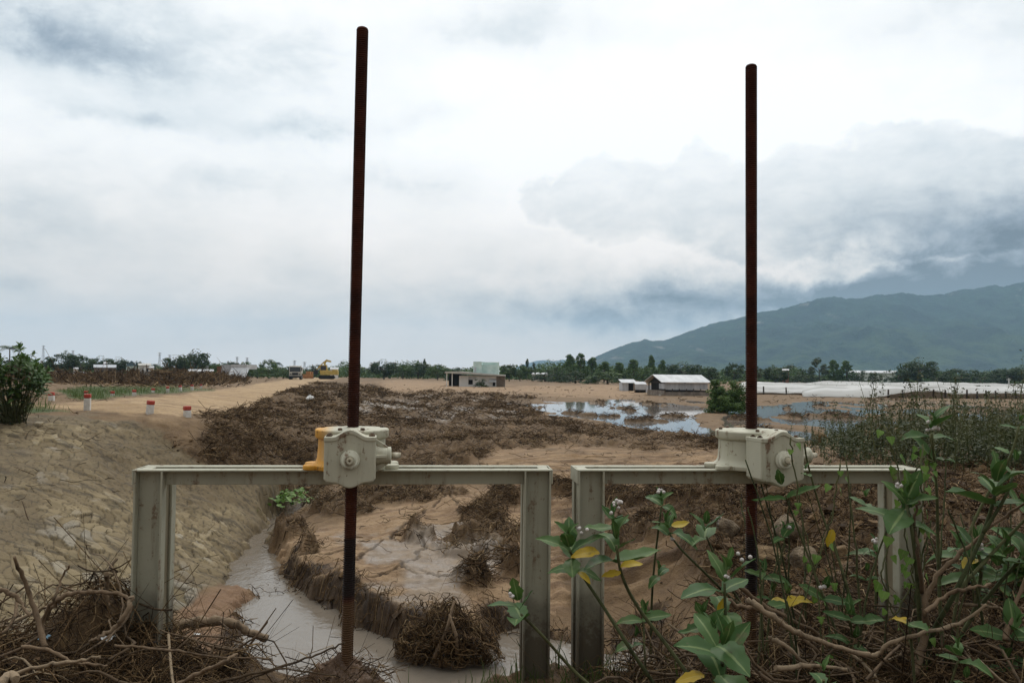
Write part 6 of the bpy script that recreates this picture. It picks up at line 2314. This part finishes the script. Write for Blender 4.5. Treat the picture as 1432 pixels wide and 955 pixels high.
weeds('grass', 'green field of rough grass between the shade net and the trees', P, rng.gamma(3, .18, 6000) + .1, 0, .05, leaf_mat('field_grass', (.050, .095, .020), (.10, .165, .040)), 9, .5, 'grass')

# ------------------------------------------------------------------ boulders, root ball, water plant
def boulder(x, y, w, h, mat, label, seed, flat=1.0, name='boulder', sink=.25):
    P = on_ground(x, y)
    s = P.y / FPX
    n, m = 40, 22
    th, ph = np.meshgrid(np.linspace(0, math.pi, m), np.linspace(0, 2 * math.pi, n, endpoint=False), indexing='ij')
    d = np.stack([np.sin(th) * np.cos(ph), np.sin(th) * np.sin(ph), np.cos(th)], -1)
    r = 1 + .20 * fbm(d[..., 0] * 1.6 + seed + d[..., 2], d[..., 1] * 1.6 + d[..., 2] * 1.3, 4, seed) + .10 * np.abs(fbm(d[..., 0] * 4 + d[..., 2] * 3, d[..., 1] * 4, 3, seed + 4))
    # chipped planes
    rngb = np.random.default_rng(seed)
    for _ in range(16):
        q = rngb.normal(0, 1, 3); q /= np.linalg.norm(q)
        c = rngb.uniform(.50, .82)
        k = d @ q
        r = np.where(k * r > c, c / np.maximum(k, 1e-3), r)
    V = d * r[..., None] * np.array([w / 2 * s, w / 2 * s * flat, h / 2 * s * 1.15])
    ii = np.arange(n * m).reshape(m, n)
    Q = np.stack([ii[:-1], np.roll(ii[:-1], -1, 1), np.roll(ii[1:], -1, 1), ii[1:]], -1).reshape(-1, 4)
    o = link_mesh(name, np_mesh(name, V.reshape(-1, 3), Q[:, ::-1], True), mat)
    o.location = (P.x, P.y, P.z + h * s * (.5 - sink))
    return tag(o, label, 'rock')


ROCKY = simple('ochre_rock', (.095, .058, .028), (.30, .205, .105), 5, .95, 1.0, .06)
ROCKP = simple('pale_rock', (.075, .052, .032), (.27, .205, .13), 6, .95, 1.0, .06)
boulder(1238, 626, 58, 48, ROCKY, 'large rounded ochre boulder behind the right end of the far gate', 3)
boulder(1275, 622, 70, 40, ROCKY, 'ochre boulder mostly hidden by weeds, right of the large rounded one', 4)
boulder(1143, 622, 26, 26, ROCKY, 'small pointed ochre rock behind the turned gearbox', 5)
boulder(1350, 650, 55, 24, ROCKP, 'flat pale slab on the bank top among the weeds at the right', 6)
boulder(1100, 752, 58, 46, ROCKP, 'upper pale rock set in the cut bank right of the black screw', 7, sink=.35)
boulder(1078, 792, 62, 48, ROCKY, 'ochre rock set in the cut bank below the upper pale one, beside the black screw', 8, sink=.35)
boulder(1128, 800, 44, 50, ROCKP, 'lower pale rock set in the cut bank, right of the ochre one', 9, sink=.35)
boulder(1180, 785, 40, 34, ROCKY, 'reddish rock in the cut bank farthest right from the black screw', 10, sink=.4)
boulder(1020, 745, 40, 34, ROCKP, 'pale rock in the cut bank left of the black screw', 12, sink=.4)

# root ball on the mud bar
P = on_ground(630, 915)
s = P.y / FPX
t = thing('root_ball', P, 'big tangled ball of roots and soil stranded on the mud by the stream', 'root ball')
core = boulder(630, 915, 88, 56, simple('root_soil', (.022, .014, .009), (.06, .04, .025), 8, .95, .8, .05), None, 15, .8, 'soil_core', .1)
for k_ in list(core.keys()):
    if k_ in ('label', 'category'): del core[k_]
core.location = Vector(core.location) - Vector(t.location)
core.parent = t
N = 1500
d = rng.normal(0, 1, (N, 3)); d /= np.linalg.norm(d, axis=1, keepdims=True)
d[:, 2] = np.abs(d[:, 2])
vel = rng.normal(0, 1, (N, 3)) + np.array([0, 0, -.9])
rad_ = rng.uniform(.90, 1.10, N)
C = []
for k in range(10):
    vel = vel + rng.normal(0, .55, (N, 3)) + np.array([0, 0, -.12])
    vel -= (vel * d).sum(1, keepdims=True) * d
    vel /= np.linalg.norm(vel, axis=1, keepdims=True)
    rad_ = rad_ + rng.normal(0, .022, N)
    lump = 1 + .42 * fbm(d[:, 0] * 2 + d[:, 2], d[:, 1] * 2 + d[:, 2] * 1.7, 3, 61)
    q = d * np.array([.42, .38, .46]) * (rad_ * lump * 1.0)[:, None]
    q[:500] = q[:500] * np.array([.62, .7, .50]) + np.array([-.36, .0, 0])
    q[500:760] = q[500:760] * np.array([.6, .6, .55]) + np.array([.33, -.1, 0])
    q[:, 2] = np.maximum(q[:, 2] + .02, -.03)
    C.append(q)
    d = d + vel * .09
    d /= np.linalg.norm(d, axis=1, keepdims=True)
rt = strand_mesh('roots', np.stack(C, 1), rng.uniform(.0022, .0075, N), rng.uniform(0, 1, N) ** 1.1)
o = link_mesh('roots', rt, TWIG, t)
N = 170
d = rng.normal(0, 1, (N, 3)); d /= np.linalg.norm(d, axis=1, keepdims=True)
d[:, 2] = np.abs(d[:, 2])
c = d * np.array([.47, .40, .50])
rt2 = twig_mesh('loose_twigs', c, np.arctan2(d[:, 1], d[:, 0]) + rng.normal(0, .9, N), rng.normal(.1, .5, N), rng.gamma(2.5, .09, N) + .05, rng.uniform(.0025, .0065, N), rng.uniform(0, 1, N), rng, pts=6, bend=.9)
link_mesh('loose_twigs', rt2, TWIG, t)['kind'] = 'stuff'
o['kind'] = 'stuff'
for k_, (a, b) in enumerate((((-.15, -.35, .05), (.05, -.2, .62)), ((.1, -.38, .1), (.0, -.3, .5)))):
    m_ = MB(); m_.tint = .7
    m_.tube([a, ((a[0] + b[0]) / 2 + .03, (a[1] + b[1]) / 2, (a[2] + b[2]) / 2), b], [.022, .020, .012], 7)
    m_.build('thick_root', STICK, t)

# water plant at the stream edge
P = on_ground(396, 702)
t = thing('water_plant', P, 'clump of green water plants growing at the narrow part of the stream', 'water plant')
lv = Leaves()
rnd = random.Random(5)
for k in range(170):
    x, y = rnd.gauss(0, .30), rnd.gauss(0, .55)
    a = rnd.uniform(0, 6.28)
    lv.leaf(Vector(P) + Vector((x - .15 * y, y, rnd.uniform(.02, .18))), (math.cos(a), math.sin(a), rnd.uniform(.1, .9)), (0, 0, 1), rnd.uniform(.10, .2), rnd.uniform(.07, .12), .3, .2, rnd.random(), 'oval', 4)
lv.build('foliage', VLEAF, t)

# bits of flood litter
for x, y, w, Y, lab in ((275, 889, 9, None, 'small crushed white scrap on the reddish mud strip beside the stream'),
                        (62, 866, 16, 3.2, 'torn scrap of blue and white plastic caught in the left tangle'),
                        (150, 868, 20, 3.25, 'crumpled white plastic bag half buried behind the arched branch')):
    P = on_ground(x, y) if Y is None else px3(x, y, Y)
    if Y is not None: P.z = gz1(P.x, P.y) + .05
    s_ = P.y / FPX * w
    U, V_ = np.meshgrid(np.linspace(-.5, .5, 14), np.linspace(-.5, .5, 10))
    zz = .35 * np.abs(fbm(U * 4 + x, V_ * 4, 3, 3)) + .18 * (1 - 3 * V_ ** 2) + .05
    Pq = np.stack([U * s_ * (1 + .3 * fbm(V_ * 5, U * 2, 2, 9)), V_ * s_ * .7, zz * s_], -1).reshape(-1, 3)
    ii = np.arange(len(Pq)).reshape(U.shape)
    o = link_mesh('plastic_scrap', np_mesh('plastic_scrap', Pq, np.stack([ii[:-1, :-1], ii[:-1, 1:], ii[1:, 1:], ii[1:, :-1]], -1).reshape(-1, 4), True), WALLW if 'blue' not in lab else TINB)
    o.location = P
    tag(o, lab, 'litter')
